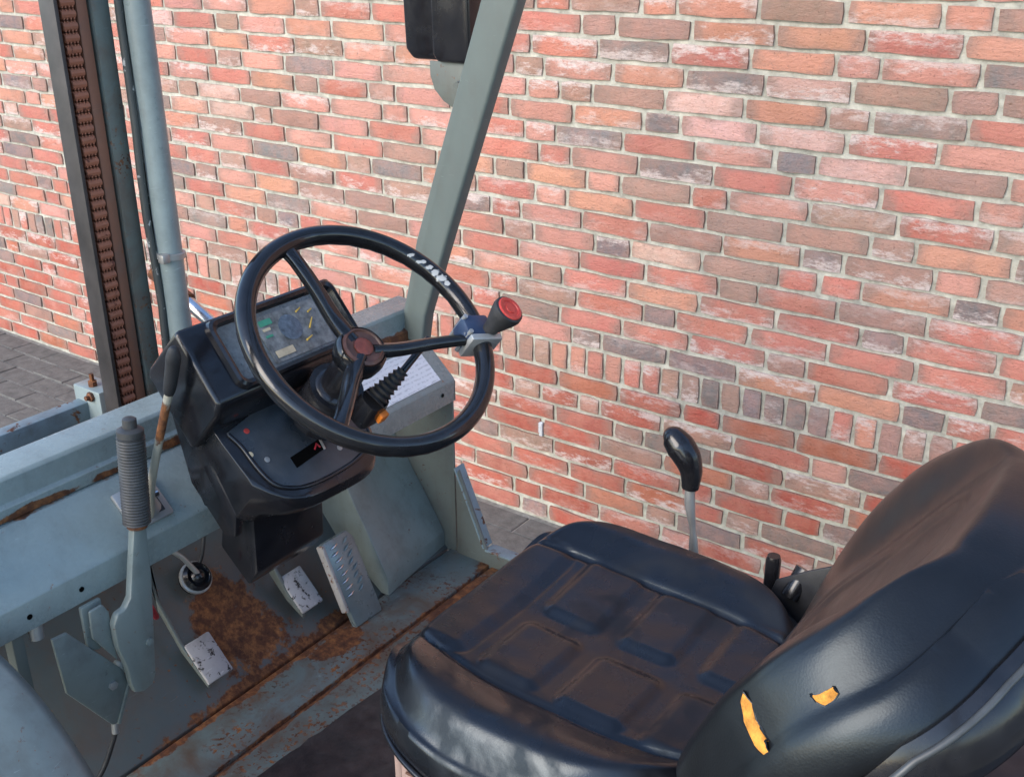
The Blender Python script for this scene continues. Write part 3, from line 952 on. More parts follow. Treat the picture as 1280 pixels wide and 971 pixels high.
prism('mirror_rim', [(-1.462, 1.742), (-1.466, 2.03), (-1.372, 2.03), (-1.366, 1.742), (-1.38, 1.728), (-1.45, 1.728)], 'Y', 1.775, 1.835, M['black'], mir, bevel=0.008, seg=3)
prism('mirror_bracket', [(-1.478, 1.728), (-1.478, 1.700), (-1.468, 1.672), (-1.445, 1.650), (-1.415, 1.636), (-1.35, 1.64), (-1.35, 1.728)], 'Y', 1.788, 1.795, M['worn' if False else 'paint_dim'], mir, bevel=0.001)
tube('mirror_stay', [(-1.395, 1.79, 1.69), (-1.375, 1.745, 1.69)], 0.008, M['paint_dim'], mir, n=10)

# --- dashboard
dash = sub('dashboard', (-1.26, 1.11, 1.2))
YA, YB = 0.945, 1.268
prism('dash_pod', [(-1.287, 1.440), (-1.205, 1.338), (-1.216, 1.312), (-1.285, 1.240), (-1.372, 1.345), (-1.366, 1.360)], 'Y', YA, YB, M['black'], dash, bevel=0.009, seg=3)
v, f = [], []
ap = [(-1.270, 1.292, 0.0), (-1.235, 1.258, 0.0), (-1.138, 1.1705, 1.0), (-1.131, 1.161, 1.0), (-1.133, 1.143, 1.0), (-1.152, 1.128, 0.9), (-1.215, 1.108, 0.35), (-1.30, 1.13, 0.0), (-1.33, 1.20, 0.0)]
NS = 18
for i in range(NS + 1):
    s = -1 + 2 * i / NS
    hw = 0.142
    for x, z, w in ap:
        k = w * 0.055 * abs(s) ** 4.5
        v.append((x - k, 1.108 + hw * s * (1 - 0.05 * w), z + k * 0.62 - w * 0.004 * s))
n = len(ap)
for i in range(NS):
    for q in range(n):
        f.append((i * n + q, i * n + (q + 1) % n, (i + 1) * n + (q + 1) % n, (i + 1) * n + q))
f += [tuple(range(n)), tuple(range(NS * n, NS * n + n))[::-1]]
apron = mk('dash_apron', v, f, M['black'], dash, smooth=40, bevel=0.004, bang=38)
# side cheek running down to the cowl
prism('side_cheek', [(-1.372, 1.343), (-1.285, 1.238), (-1.225, 1.135), (-1.235, 1.09), (-1.262, 1.085), (-1.33, 1.16)], 'Y', 0.968, 0.985, M['black'], dash, bevel=0.005)
prism('side_cheek', [(-1.372, 1.343), (-1.285, 1.238), (-1.225, 1.135), (-1.235, 1.09), (-1.262, 1.085), (-1.33, 1.16)], 'Y', 1.232, 1.25, M['black'], dash, bevel=0.005)
# lower column cover
prism('column_cover', [(-1.30, 1.155), (-1.235, 1.130), (-1.242, 1.000), (-1.268, 0.965), (-1.33, 1.02)], 'Y', 1.010, 1.168, M['black'], dash, bevel=0.005)
lathe('screw', (-1.2375, 1.11, 1.105), (1, 0, 0.1), [(0.005, -0.002), (0.005, 0.001), (0.003, 0.002)], M['zinc'], dash, n=10)
# instrument cluster on the inclined face
A = Vector((-1.287, 0, 1.440))
E_ = Vector((0.082, 0, -0.102)).normalized()
NN = Vector((0.102, 0, 0.082)).normalized()


def face(y, s, off=0.0):
    return A + E_ * s + NN * off + Vector((0, y, 0))


def rrect(y0, y1, s0, s1, r, off, n=5):
    pts = []
    for cy, cs, a0 in ((y1 - r, s1 - r, 0), (y0 + r, s1 - r, 90), (y0 + r, s0 + r, 180), (y1 - r, s0 + r, 270)):
        for q in range(n + 1):
            th = radians(a0 + 90 * q / n)
            pts.append(face(cy + r * cos(th), cs + r * sin(th), off))
    return pts


def ring(name, outer, inner, mat, parent):
    """bezel: outer loop low, crest, inner loop sunk"""
    n = len(outer[0])
    loops = outer + inner
    v = [p for l in loops for p in l]
    f = []
    for a in range(len(loops) - 1):
        for q in range(n):
            f.append((a * n + q, a * n + (q + 1) % n, (a + 1) * n + (q + 1) % n, (a + 1) * n + q))
    return mk(name, v, f, mat, parent, smooth=40)


bez = ring('bezel', [rrect(0.990, 1.260, 0.004, 0.126, 0.018, -0.002), rrect(0.992, 1.258, 0.006, 0.124, 0.018, 0.010), rrect(0.996, 1.254, 0.010, 0.120, 0.016, 0.013)],
           [rrect(1.001, 1.249, 0.016, 0.115, 0.014, 0.011), rrect(1.005, 1.245, 0.020, 0.111, 0.012, 0.0015)], M['black'], dash)


def plate(name, y0, y1, s0, s1, off, mat, parent, r=0.004, th=0.0015):
    pts = rrect(y0, y1, s0, s1, r, off, 3)
    return slab(name, pts[::-1] if (pts[1] - pts[0]).cross(pts[5] - pts[0]).dot(NN) < 0 else pts, th, mat, parent, bevel=0)


clu = empty('instrument_cluster', face(1.12, 0.06), dash)
plate('lens', 1.003, 1.247, 0.018, 0.113, 0.0022, M['lens'], clu, r=0.010)
plate('gauge_face', 1.075, 1.205, 0.027, 0.107, 0.0042, M['clusterface'], clu, r=0.003)
plate('warning_decal', 1.082, 1.107, 0.034, 0.044, 0.0055, M['green'], clu, r=0.001, th=0.001)
plate('warning_decal', 1.083, 1.098, 0.048, 0.053, 0.0055, M['cream'], clu, r=0.001, th=0.001)
plate('warning_decal', 1.082, 1.096, 0.060, 0.064, 0.0055, M['green'], clu, r=0.001, th=0.001)
plate('data_plate', 1.083, 1.120, 0.088, 0.100, 0.0055, M['cream'], clu, r=0.001, th=0.001)
lathe('gauge_dial', face(1.135, 0.060, 0.0045), NN, [(0.022, 0), (0.022, 0.0008), (0.019, 0.0012)], plain('gauge_dial', (0.11, 0.14, 0.17), 0.4, var=0.6, scale=90, dust=0.4), clu, n=24)
for ya, sa, yb, sb in ((1.168, 0.073, 1.184, 0.058), (1.16, 0.040, 1.172, 0.036), (1.182, 0.047, 1.192, 0.044), (1.15, 0.09, 1.165, 0.086)):
    tube('gauge_needle', [face(ya, sa, 0.006), face(yb, sb, 0.006)], [0.0017, 0.0009], M['yellow'], clu, n=6)
# switch panel on the apron
G = Vector((-1.270, 0, 1.292))
EA = Vector((0.112, 0, -0.103)).normalized()
NA = Vector((0.103, 0, 0.112)).normalized()


def apn(y, s, off=0.0):
    return G + EA * s + NA * off + Vector((0, y, 0))


pp = []
PANEL = ((0.983, 0.036), (0.990, 0.063), (0.991, 0.100), (0.996, 0.132), (1.008, 0.150), (1.035, 0.164), (1.07, 0.170), (1.11, 0.171), (1.15, 0.169), (1.19, 0.160), (1.215, 0.140), (1.226, 0.100), (1.228, 0.020), (1.10, 0.012))
for y, s in PANEL:
    pp.append(apn(y, s, 0.0022))
tube('apron_rim', smoothpath([apn(y, s + 0.003, 0.001) for y, s in PANEL[:12]], 4), 0.0035, M['black'], dash, n=8)
swp = slab('switch_panel', pp, 0.004, M['panel'], dash, bevel=0.001)
slab('switch_slot', [apn(1.052, 0.117, 0.0032), apn(1.051, 0.137, 0.0032), apn(1.115, 0.130, 0.0032), apn(1.119, 0.111, 0.0032)], 0.001, M['hole'], swp, bevel=0)
tube('loose_wire', [apn(1.100, 0.124, 0.0035), apn(1.108, 0.117, 0.006), apn(1.112, 0.124, 0.0035)], 0.0016, M['redwire'], swp, n=8)
slab('slot_rim', [apn(1.120, 0.110, 0.004), apn(1.116, 0.131, 0.004), apn(1.120, 0.131, 0.004), apn(1.124, 0.110, 0.004)], 0.003, M['zinc'], swp, bevel=0.0005)
for y, s, mt in ((1.014, 0.047, 'red'), (0.994, 0.084, 'cream'), (1.014, 0.103, 'zinc'), (1.108, 0.086, 'zinc'), (1.145, 0.140, 'zinc')):
    lathe('screw', apn(y, s, 0.002), NA, [(0.0048, 0), (0.0048, 0.0012), (0.0026, 0.0016)], M[mt], swp, n=12)

# --- steering column, wheel
WC = Vector((-1.0511, 1.1143, 1.4297))
WN = Vector((0.6342, -0.0836, 0.7686)).normalized()
WA = Vector((0, 1, 0)).cross(WN).normalized()
WB = WN.cross(WA)


def wp(ang, r, off=0.0):
    t = radians(ang)
    return WC + WA * (r * cos(t)) + WB * (r * sin(t)) + WN * off


colm = sub('steering_column', WC - WN * 0.2)
tube('column_tube', [WC - WN * 0.20, WC - WN * 0.06], [0.032, 0.027], M['black'], colm, n=20)
tube('column_shroud', [WC - WN * 0.225, WC - WN * 0.15, WC - WN * 0.135], [0.050, 0.043, 0.030], M['black'], colm, n=24)
tube('column_collar', [WC - WN * 0.152, WC - WN * 0.142], [0.045, 0.045], M['black'], colm, n=24)
stw = sub('steering_wheel', WC)
v, f = [], []
NM, NR = 96, 18
for i in range(NM):
    th = 360 * i / NM
    c0 = wp(th, 0.1895)
    rad = (wp(th, 1.0) - WC).normalized()
    for q in range(NR):
        ph = 2 * pi * q / NR
        g = 1.0 - (0.05 * max(0, cos(i * 2 * pi / NM * 36)) if sin(ph) < -0.3 else 0)
        v.append(c0 + rad * (0.0150 * cos(ph) * g) + WN * (0.0165 * sin(ph) * g))
for i in range(NM):
    for q in range(NR):
        f.append((i * NR + q, i * NR + (q + 1) % NR, ((i + 1) % NM) * NR + (q + 1) % NR, ((i + 1) % NM) * NR + q))
mk('rim', v, f, M['wheel'], stw, smooth=60)
for a in (63.5, 187.0, 304.0):
    tube('spoke', smoothpath([wp(a, 0.018, -0.040), wp(a, 0.06, -0.034), wp(a, 0.11, -0.016), wp(a, 0.16, -0.003), wp(a, 0.186, -0.001)], 5), [0.015, 0.0135, 0.012, 0.0115, 0.013], M['wheel'], stw, n=14, ry=0.75, power=3.0)
hub = lathe('hub', WC - WN * 0.075, WN, [(0.026, 0), (0.038, 0.012), (0.041, 0.030), (0.040, 0.040), (0.036, 0.046), (0.034, 0.043)], M['wheel'], stw, n=32)
cap = lathe('horn_button', WC - WN * 0.033, WN, [(0.0345, 0), (0.0335, 0.004), (0.029, 0.0065), (0.0275, 0.004), (0.018, 0.003)], M['hubcap'], stw, n=32)
lathe('horn_emblem', WC - WN * 0.031, WN, [(0.0155, 0), (0.0155, 0.003), (0.012, 0.005)], M['hubred'], stw, n=18)
# spinner knob clamped on the rim
kc = wp(68, 0.1855)
rad = (wp(67, 1) - WC).normalized()
tan = WN.cross(rad)
cl = []
for sx in (-1, 1):
    for sy in (-1, 1):
        for sz in (-1, 1):
            cl.append(kc + rad * (0.024 * sx - 0.004) + tan * (0.020 * sy) + WN * (0.021 * sz))
mk('knob_clamp', cl, BOXF, M['blueclamp'], stw, bevel=0.006, seg=2)
cl = []
for sx in (-1, 1):
    for sy in (-1, 1):
        for sz in (-1, 1):
            cl.append(kc + rad * (0.028 * sx + 0.002) + tan * (0.006 * sy - 0.024) + WN * (0.025 * sz - 0.002))
mk('clamp_strap', cl, BOXF, M['zinc'], stw, bevel=0.003, seg=2)
for s in (-1, 1):
    tube('clamp_bolt', [kc - rad * 0.024 + tan * (0.014 * s) - WN * 0.030, kc - rad * 0.024 + tan * (0.014 * s) + WN * 0.024], 0.004, M['zinc'], stw, n=8)
kb = kc + rad * 0.010 + tan * (-0.010)
kax = (WN * 0.98 + rad * 0.14).normalized()
lathe('spinner_knob', kb, kax, [(0.011, 0.010), (0.012, 0.022), (0.0135, 0.030), (0.019, 0.046), (0.0235, 0.060), (0.0255, 0.068), (0.0245, 0.075), (0.0215, 0.0765), (0.021, 0.0745)], M['black_soft'], stw, n=32)
kd = lathe('knob_disc', kb, kax, [(0.0212, 0.071), (0.0212, 0.0775), (0.0195, 0.0790), (0.0150, 0.0785), (0.0143, 0.0770), (0.0085, 0.0770), (0.0080, 0.0785), (0.004, 0.0785)], M['red'], stw, n=32)
# direction stalk with rubber bellows
stk = sub('direction_lever', (-1.13, 1.15, 1.27))
b0 = WC - WN * 0.125 + WB * 0.022 + WA * 0.055
tube('switch_body', [b0 - WN * 0.045, b0 - WN * 0.03, b0 + WN * 0.012], [0.020, 0.024, 0.020], M['black'], stk, n=16, power=3.5)
p0, p1 = b0 + WN * 0.008, b0 + WN * 0.046 + WB * 0.050 - WA * 0.008
pts, rr = [], []
for q in range(29):
    s = q / 28
    pts.append(p0.lerp(p1, s))
    rr.append((0.0185 - 0.009 * s) * (1.0 + 0.17 * cos(q * pi / 2)))
tube('bellows', pts, rr, M['black_soft'], stk, n=18, smooth=60)
tube('lever_rod', [p1, p1.lerp(b0 + WN * 0.075 + WB * 0.12 - WA * 0.03, 0.9)], 0.006, M['black'], stk, n=10)
qd = b0 - WN * 0.012 + WB * 0.006 + WA * 0.020
cl = [qd + WB * (0.008 * a) + WA * (0.010 * b) + WN * (0.010 * c) for a in (-1, 1) for b in (-1, 1) for c in (-1, 1)]
mk('orange_button', cl, BOXF, M['orange'], stk, bevel=0.002)

# --- gear lever on the cowl, left of the dashboard
gl = sub('shift_lever', (-1.425, 0.945, 1.08))
rod = smoothpath([(-1.422, 0.946, 1.078), (-1.400, 0.936, 1.109), (-1.377, 0.930, 1.168), (-1.315, 0.926, 1.30), (-1.288, 0.924, 1.352)], 5)
tube('lever_rod', rod, 0.0068, paint('rusty_cream_rod', (0.40, 0.37, 0.29), rust=0.22, rough=0.5, scale=16, stains=[((-1.318, 0.926, 1.295), (0.02, 0.02, 0.045))]), gl, n=12)
tube('lever_knob', smoothpath([(-1.292, 0.924, 1.345), (-1.284, 0.923, 1.362), (-1.268, 0.921, 1.400), (-1.262, 0.920, 1.418), (-1.258, 0.919, 1.428)], 4), [0.008, 0.0098, 0.0105, 0.0115, 0.009, 0.004], M['black_soft'], gl, n=18)
fr = []
bs = slab('lever_base', [on_slope(0.905, 0.10, 0.010), on_slope(0.985, 0.10, 0.010), on_slope(0.985, 0.75, 0.010), on_slope(0.905, 0.75, 0.010)], 0.010, M['zinc'], gl, bevel=0.004)
slab('base_opening', [on_slope(0.918, 0.20, 0.0112), on_slope(0.972, 0.20, 0.0112), on_slope(0.972, 0.65, 0.0112), on_slope(0.918, 0.65, 0.0112)], 0.001, M['black_soft'], gl, bevel=0)
tube('gaiter', [on_slope(0.950, 0.35, 0.008), on_slope(0.948, 0.40, 0.022), on_slope(0.946, 0.45, 0.035)], [0.021, 0.014, 0.009], M['zinc'], gl, n=14)
tube('pivot_pin', [on_slope(0.925, 0.45, 0.018), on_slope(0.972, 0.45, 0.018)], 0.006, M['chrome'], gl, n=10)

# --- parking brake lever in front of the cowl
pb = sub('parking_brake', (-1.36, 0.86, 0.82))
prism('lever_blade', [(0.869, 1.120), (0.892, 1.120), (0.887, 1.019), (0.866, 0.838), (0.858, 0.822), (0.838, 0.818), (0.822, 0.826), (0.818, 0.847), (0.816, 0.880), (0.806, 0.925), (0.806, 0.968), (0.815, 0.984), (0.830, 0.986), (0.842, 1.000), (0.857, 1.067)], 'X', -1.368, -1.352, M['paint'], pb, bevel=0.004)
prism('pawl_plate', [(0.776, 0.955), (0.779, 1.003), (0.803, 1.004), (0.812, 0.985), (0.812, 0.890)], 'X', -1.376, -1.369, M['paint'], pb, bevel=0.003)
gp, gr = [], []
for q in range(61):
    s = q / 60
    gp.append(Vector((-1.360, 0.880 + 0.013 * s, 1.118 + 0.150 * s)))
    gr.append(0.0205 + (0.0016 if q % 2 else 0.0) - (0.004 if q in (0, 60) else 0))
tube('hand_grip', gp, gr, M['grip'], pb, n=20, smooth=20)
tube('grip_collar', [(-1.360, 0.8795, 1.112), (-1.360, 0.8805, 1.122)], [0.016, 0.019], M['rust'], pb, n=18)
lathe('grip_cap', (-1.360, 0.893, 1.267), (0, 0.08, 1), [(0.021, 0), (0.021, 0.010), (0.015, 0.014), (0.011, 0.0145), (0.011, 0.028), (0.008, 0.030)], M['grip'], pb, n=14)
# brackets and quadrant under the cowl
prism('quadrant_plate', [(0.716, 0.984), (0.742, 0.982), (0.819, 0.868), (0.832, 0.842), (0.796, 0.768), (0.788, 0.770), (0.722, 0.878)], 'X', -1.386, -1.379, M['paint'], pb, bevel=0.002)
prism('quadrant_edge', [(0.819, 0.868), (0.826, 0.872), (0.839, 0.842), (0.801, 0.764), (0.795, 0.768), (0.832, 0.842)], 'X', -1.400, -1.376, M['paint'], pb, bevel=0.002)
prism('stop_bracket', [(0.775, 1.005), (0.775, 0.925), (0.795, 0.915), (0.812, 0.935), (0.812, 1.005)], 'X', -1.395, -1.386, M['paint'], pb, bevel=0.003)
lathe('bolt', (-1.386, 0.792, 0.965), (1, 0, 0), [(0.009, 0), (0.009, 0.006), (0.005, 0.007)], M['zinc'], pb, n=6)
lathe('bolt', (-1.379, 0.800, 0.845), (1, 0, 0), [(0.008, 0), (0.008, 0.005), (0.004, 0.006)], M['zinc'], pb, n=6)
lathe('bolt', (-1.352, 0.862, 0.905), (1, 0, 0), [(0.007, 0), (0.007, 0.004), (0.003, 0.005)], M['paint'], pb, n=12)
lathe('pivot_nut', (-1.372, 0.832, 0.858), (1, 0, 0), [(0.012, 0), (0.012, 0.012), (0.006, 0.013)], M['rust'], pb, n=6)
tube('cable_end', [(-1.388, 0.799, 0.772), (-1.388, 0.795, 0.745)], [0.007, 0.006], M['zinc'], pb, n=10)
tube('brake_cable', smoothpath([(-1.388, 0.795, 0.748), (-1.392, 0.788, 0.725), (-1.398, 0.765, 0.68), (-1.40, 0.72, 0.64)], 5), 0.0045, M['black_soft'], pb, n=8)
tube('under_beam_stud', [(-1.42, 0.715, 1.01), (-1.415, 0.712, 0.975)], [0.013, 0.011], M['zinc'], pb, n=12)
tube('red_cable', [(-1.43, 0.925, 0.905), (-1.435, 0.935, 0.880), (-1.44, 0.94, 0.872)], [0.006, 0.006, 0.005], M['redwire'], pb, n=8)
box('support_post', (-1.44, 0.672, 0.70), (-1.415, 0.692, 1.01), M['paint_dim'], pb, bevel=0.003)

# --- pedals
pd = sub('accelerator_pedal', (-1.42, 1.42, 0.61))
P0, P1 = Vector((-1.388, 0, 0.613)), Vector((-1.468, 0, 0.795))
up = (P1 - P0).normalized()
nm = Vector((up.z, 0, -up.x))


def ped(y, s, off=0.0):
    return P0 + up * (s * 0.199) + nm * off + Vector((0, y, 0))


slab('pedal_plate', [ped(1.376, 0), ped(1.458, 0), ped(1.456, 0.90), ped(1.444, 0.99), ped(1.372, 0.99), ped(1.366, 0.95)], 0.016, M['tread'], pd, bevel=0.004)
slab('pedal_edge', [ped(1.3655, 0.20, 0.001), ped(1.3745, 0.20, 0.001), ped(1.3745, 0.975, 0.001), ped(1.3655, 0.975, 0.001)], 0.02, M['worn'], pd, bevel=0.003)
for r in range(8):
    for c in range(2):
        y = 1.392 + c * 0.034 + (r % 2) * 0.004
        s = 0.36 + r * 0.078
        dy = 0.012 if c == 0 else 0.010
        ds = 0.010 if c == 0 else 0.028
        tube('tread_bar', [ped(y - dy, s - ds, 0.000), ped(y, s, 0.0024), ped(y + dy, s + ds, 0.000)], [0.001, 0.0034, 0.001], M['tread'] if c else M['chrome'], pd, n=8)


def pedal(y0, ty, x0, z0, x1, z1, arm):
    p = sub('brake_pedal', (x0, y0, z0))
    slab('pedal_pad', [(x0, y0 - 0.030, z0), (x0, y0 + 0.030, z0), (x1, y0 + 0.030 + ty, z1), (x1, y0 - 0.030 + ty, z1)], 0.010, M['pad'], p, bevel=0.004)
    pr = []
    for x, z, w in arm:
        pr.append((x, z + w))
    for x, z, w in reversed(arm):
        pr.append((x, z - w))
    prism('pedal_arm', pr, 'Y', y0 + ty - 0.034, y0 + ty - 0.026, M['paint_dim'], p, bevel=0.002)


pedal(1.062, 0.004, -1.444, 0.664, -1.512, 0.722, [(-1.45, 0.655, 0.004), (-1.52, 0.715, 0.010), (-1.575, 0.79, 0.012), (-1.60, 0.90, 0.012), (-1.60, 1.0, 0.012)])
pedal(1.318, 0.004, -1.452, 0.675, -1.520, 0.735, [(-1.455, 0.665, 0.004), (-1.50, 0.70, 0.012), (-1.545, 0.755, 0.02), (-1.575, 0.83, 0.018), (-1.58, 0.93, 0.012)])
ms = sub('master_cylinder', (-1.60, 1.13, 0.80))
lathe('rubber_boot', (-1.585, 1.138, 0.795), (0.75, 0, 0.66), [(0.030, -0.02), (0.030, 0.004), (0.024, 0.010), (0.018, 0.004), (0.012, 0.014), (0.006, 0.018)], M['black'], ms, n=24)
lathe('boot_ring', (-1.585, 1.138, 0.795), (0.75, 0, 0.66), [(0.034, -0.008), (0.034, -0.002), (0.029, 0.001)], M['zinc'], ms, n=24)
tube('push_rod', [(-1.577, 1.138, 0.803), (-1.590, 1.115, 0.850), (-1.60, 1.10, 0.87)], 0.0055, M['zinc'], ms, n=10)
tube('brake_pipe', smoothpath([(-1.60, 1.19, 0.98), (-1.60, 1.185, 0.90), (-1.595, 1.165, 0.83), (-1.60, 1.150, 0.80)], 5), 0.004, M['black_soft'], ms, n=8)
box('support_bracket', (-1.64, 1.215, 0.88), (-1.60, 1.26, 1.10), M['paint_dim'], ms, bevel=0.003)

# --- engine hood under the seat
hd = sub('engine_hood', (-0.4, 1.1, 0.7))
box('hood_box', (-0.775, 0.62, 0.55), (0.35, 1.70, 0.835), M['hooddark'], hd, bevel=0.02)
box('seat_plinth', (-0.80, 0.868, 0.835), (-0.30, 1.36, 0.925), M['black'], hd, bevel=0.008)
prism('hood_trim', [(-0.812, 0.885), (-0.80, 0.885), (-0.80, 0.948), (-0.60, 0.948), (-0.60, 0.956), (-0.812, 0.956)], 'Y', 0.856, 1.30, M['hood'], hd, bevel=0.003)
prism('hood_trim_side', [(-0.808, 0.60), (-0.55, 0.60), (-0.55, 0.946), (-0.808, 0.946)], 'Y', 0.858, 0.866, M['hood'], hd, bevel=0.002)
tube('trim_groove', [(-0.79, 0.8555, 0.932), (-0.56, 0.8555, 0.932)], 0.002, M['rust'], hd, n=6)

# --- seat
seat = sub('driver_seat', (-0.62, 1.12, 0.93))
SX0, SX1, SY, SHY = -0.895, -0.385, 1.120, 0.296
SZ = 1.052


def sstep(a, b, x):
    t = min(1, max(0, (x - a) / (b - a)))
    return t * t * (3 - 2 * t)


PADS = [(-0.763, -0.658, 1.132, 1.292), (-0.636, -0.535, 1.132, 1.285), (-0.763, -0.658, 0.966, 1.108), (-0.636, -0.525, 0.966, 1.104),
        (-0.506, -0.42, 1.132, 1.285), (-0.506, -0.42, 0.966, 1.104), (-0.888, -0.786, 0.972, 1.280)]


def padh(x, y):
    h = 0.0
    for i, (x0, x1, y0, y1) in enumerate(PADS):
        cx, cy, hx, hy = (x0 + x1) / 2, (y0 + y1) / 2, (x1 - x0) / 2, (y1 - y0) / 2
        r = 0.022
        dx, dy = max(abs(x - cx) - hx + r, 0), max(abs(y - cy) - hy + r, 0)
        d = sqrt(dx * dx + dy * dy) - r
        k = 0.0075 if i < 6 else 0.0055
        h = max(h, k * (1 - sstep(-0.018, 0.002, d)))
        # stitched welt groove round each pad
        h -= 0.0022 * math.exp(-((d - 0.004) / 0.0022) ** 2)
    return h


def cushion_pt(a, b):
    """a: -1 front .. 1 rear, b: -1 near (left) .. 1 far"""
    k = 0.72
    xx = a * sqrt(1 - k * 0.5 * b * b * abs(b))
    yy = b * sqrt(1 - k * 0.5 * a * a * abs(a))
    if a < 0:
        xx -= 0.0
    x = (SX0 + SX1) / 2 + (SX1 - SX0) / 2 * xx
    y = SY + SHY * yy * (1 - 0.02 * a)
    m = (abs(a) ** 5 + abs(b) ** 5) ** 0.2
    z = SZ
    bol = sstep(0.52, 0.80, abs(b))
    z += 0.024 * bol - 0.016 * sstep(0.82, 1.0, abs(b)) * bol
    z += 0.010 * sstep(-0.2, -0.8, a) - 0.004 * a
    z -= 0.010 * (1 - min(1, abs(b) / 0.6) ** 2)
    # seam between bolster and middle panel, and front roll seam
    z -= 0.006 * math.exp(-((abs(b) - 0.555) / 0.018) ** 2) * (1 if a > -0.95 else 0)
    z += padh(x, y) * (1 - sstep(0.86, 0.97, m))
    z += 0.0022 * noise.noise((x * 9, y * 9, 1.3)) + 0.0008 * noise.noise((x * 26, y * 26, 4.3))
    z -= 0.034 * sstep(0.84, 1.0, m) ** 1.6
    return Vector((x, y, z))


NG = 150
v, f = [], []
for i in range(NG + 1):
    for j in range(NG + 1):
        v.append(cushion_pt(-1 + 2 * i / NG, -1 + 2 * j / NG))
for i in range(NG):
    for j in range(NG):
        a = i * (NG + 1) + j
        f.append((a, a + NG + 1, a + NG + 2, a + 1))
per = [(i, 0) for i in range(NG)] + [(NG, j) for j in range(NG)] + [(i, NG) for i in range(NG, 0, -1)] + [(0, j) for j in range(NG, 0, -1)]
loop = [i * (NG + 1) + j for i, j in per]
cen = Vector(((SX0 + SX1) / 2, SY, 0))
for dz, g in ((0.008, 1.010), (0.020, 1.018), (0.034, 1.020), (0.046, 1.014), (0.050, 1.004), (0.056, 0.999), (0.062, 1.006), (0.070, 1.004), (0.078, 0.985), (0.08, 0.6)):
    nl = []
    for l in [i * (NG + 1) + j for i, j in per]:
        p = v[l]
        q = Vector((cen.x + (p.x - cen.x) * g, cen.y + (p.y - cen.y) * g, p.z - dz))
        nl.append(len(v))
        v.append(q)
    for q in range(len(loop)):
        r = (q + 1) % len(loop)
        f.append((loop[q], loop[r], nl[r], nl[q]))
    loop = nl
f.append(tuple(loop))
mk('seat_cushion', v, f, M['vinyl'], seat, smooth=70)
# piping along the lower edge
lo_ = [v[i * (NG + 1) + j] for i, j in per][::3]
pts = [Vector((cen.x + (p.x - cen.x) * 1.012, cen.y + (p.y - cen.y) * 1.012, p.z - 0.056)) for p in lo_]
pts.append(pts[0])
tube('cushion_piping', pts, 0.0045, M['black'], seat, n=8)
box('seat_pan', (-0.84, 0.90, 0.93), (-0.36, 1.34, 0.975), M['black'], seat, bevel=0.01)

# backrest
BO = Vector((-0.387, 1.118, 1.036))
REC, CURV = radians(29.5), 0.147
BU = Vector((sin(REC + CURV / 2), 0, cos(REC + CURV / 2)))
BF = Vector((-cos(REC + CURV / 2), 0, sin(REC + CURV / 2)))
BH, BW = 0.492, 0.308


def back_pt(a, b, off=0.0):
    """a: -1 bottom .. 1 top, b: -1 near .. 1 far; front skin of the gently curved backrest"""
    k = 0.97 if a > 0 else 0.30
    aa = a * sqrt(1 - 0.5 * k * b * b)
    bb = b * sqrt(1 - 0.5 * k * a * a * a * a)
    s = BH * (aa + 1) / 2
    w = BW * bb * (1 - 0.10 * sstep(-0.2, 1.0, a))
    m = (abs(a) ** 6 + abs(b) ** 6) ** (1 / 6)
    bol = sstep(0.46, 0.78, abs(b)) * (1 - 0.6 * sstep(0.1, 1.0, a))
    bol *= 0.15 + 0.85 * sstep(-1.0, -0.1, a)
    d = 0.046 + 0.040 * bol
    d += 0.009 * math.exp(-((a + 0.55) / 0.35) ** 2) * (1 - bol)
    # sunken middle panel with a stitched edge
    dx, dy = max(abs(a - 0.02) - 0.58 + 0.22, 0), max(abs(b - 0.02) - 0.34 + 0.22, 0)
    q = sqrt(dx * dx + dy * dy) - 0.22
    d -= 0.007 * (1 - sstep(-0.06, 0.02, q))
    d -= 0.003 * math.exp(-((q - 0.02) / 0.02) ** 2)
    d -= (0.060 if a > 0 else 0.060 - 0.034 * sstep(0.0, -0.9, a) * (1 - sstep(0.7, 0.95, abs(b)))) * sstep(0.80, 1.0, m) ** 2
    th = REC + CURV * s / 0.5
    tm = REC + CURV * s
    p = Vector((BO.x + s * sin(tm) - cos(th) * d, BO.y + w, BO.z + s * cos(tm) + sin(th) * d))
    d2 = 0.0012 * noise.noise((p.x * 7, p.y * 7, p.z * 7)) + 0.0006 * noise.noise((p.x * 30, p.y * 30, p.z * 30))
    return p + BF * (d2 + off)


NG2 = 120
v, f = [], []
for i in range(NG2 + 1):
    for j in range(NG2 + 1):
        v.append(back_pt(-1 + 2 * i / NG2, -1 + 2 * j / NG2))
for i in range(NG2):
    for j in range(NG2):
        a = i * (NG2 + 1) + j
        f.append((a, a + NG2 + 1, a + NG2 + 2, a + 1))
per = [(i, 0) for i in range(NG2)] + [(NG2, j) for j in range(NG2)] + [(i, NG2) for i in range(NG2, 0, -1)] + [(0, j) for j in range(NG2, 0, -1)]
per0 = [i * (NG2 + 1) + j for i, j in per]
loop = per0
bc = BO + BU * (BH / 2)
for dd, g in ((0.012, 1.022), (0.026, 1.034), (0.042, 1.036), (0.058, 1.028), (0.066, 1.010), (0.070, 0.97)):
    nl = []
    for l in per0:
        p = v[l]
        r = p - bc
        fr = r.dot(BF)
        r = r - BF * fr
        nl.append(len(v))
        v.append(bc + r * g + BF * (fr - dd))
    for q in range(len(loop)):
        r = (q + 1) % len(loop)
        f.append((loop[q], loop[r], nl[r], nl[q]))
    loop = nl
f.append(tuple(loop))
mk('backrest', v, f, M['vinylback'], seat, smooth=70)
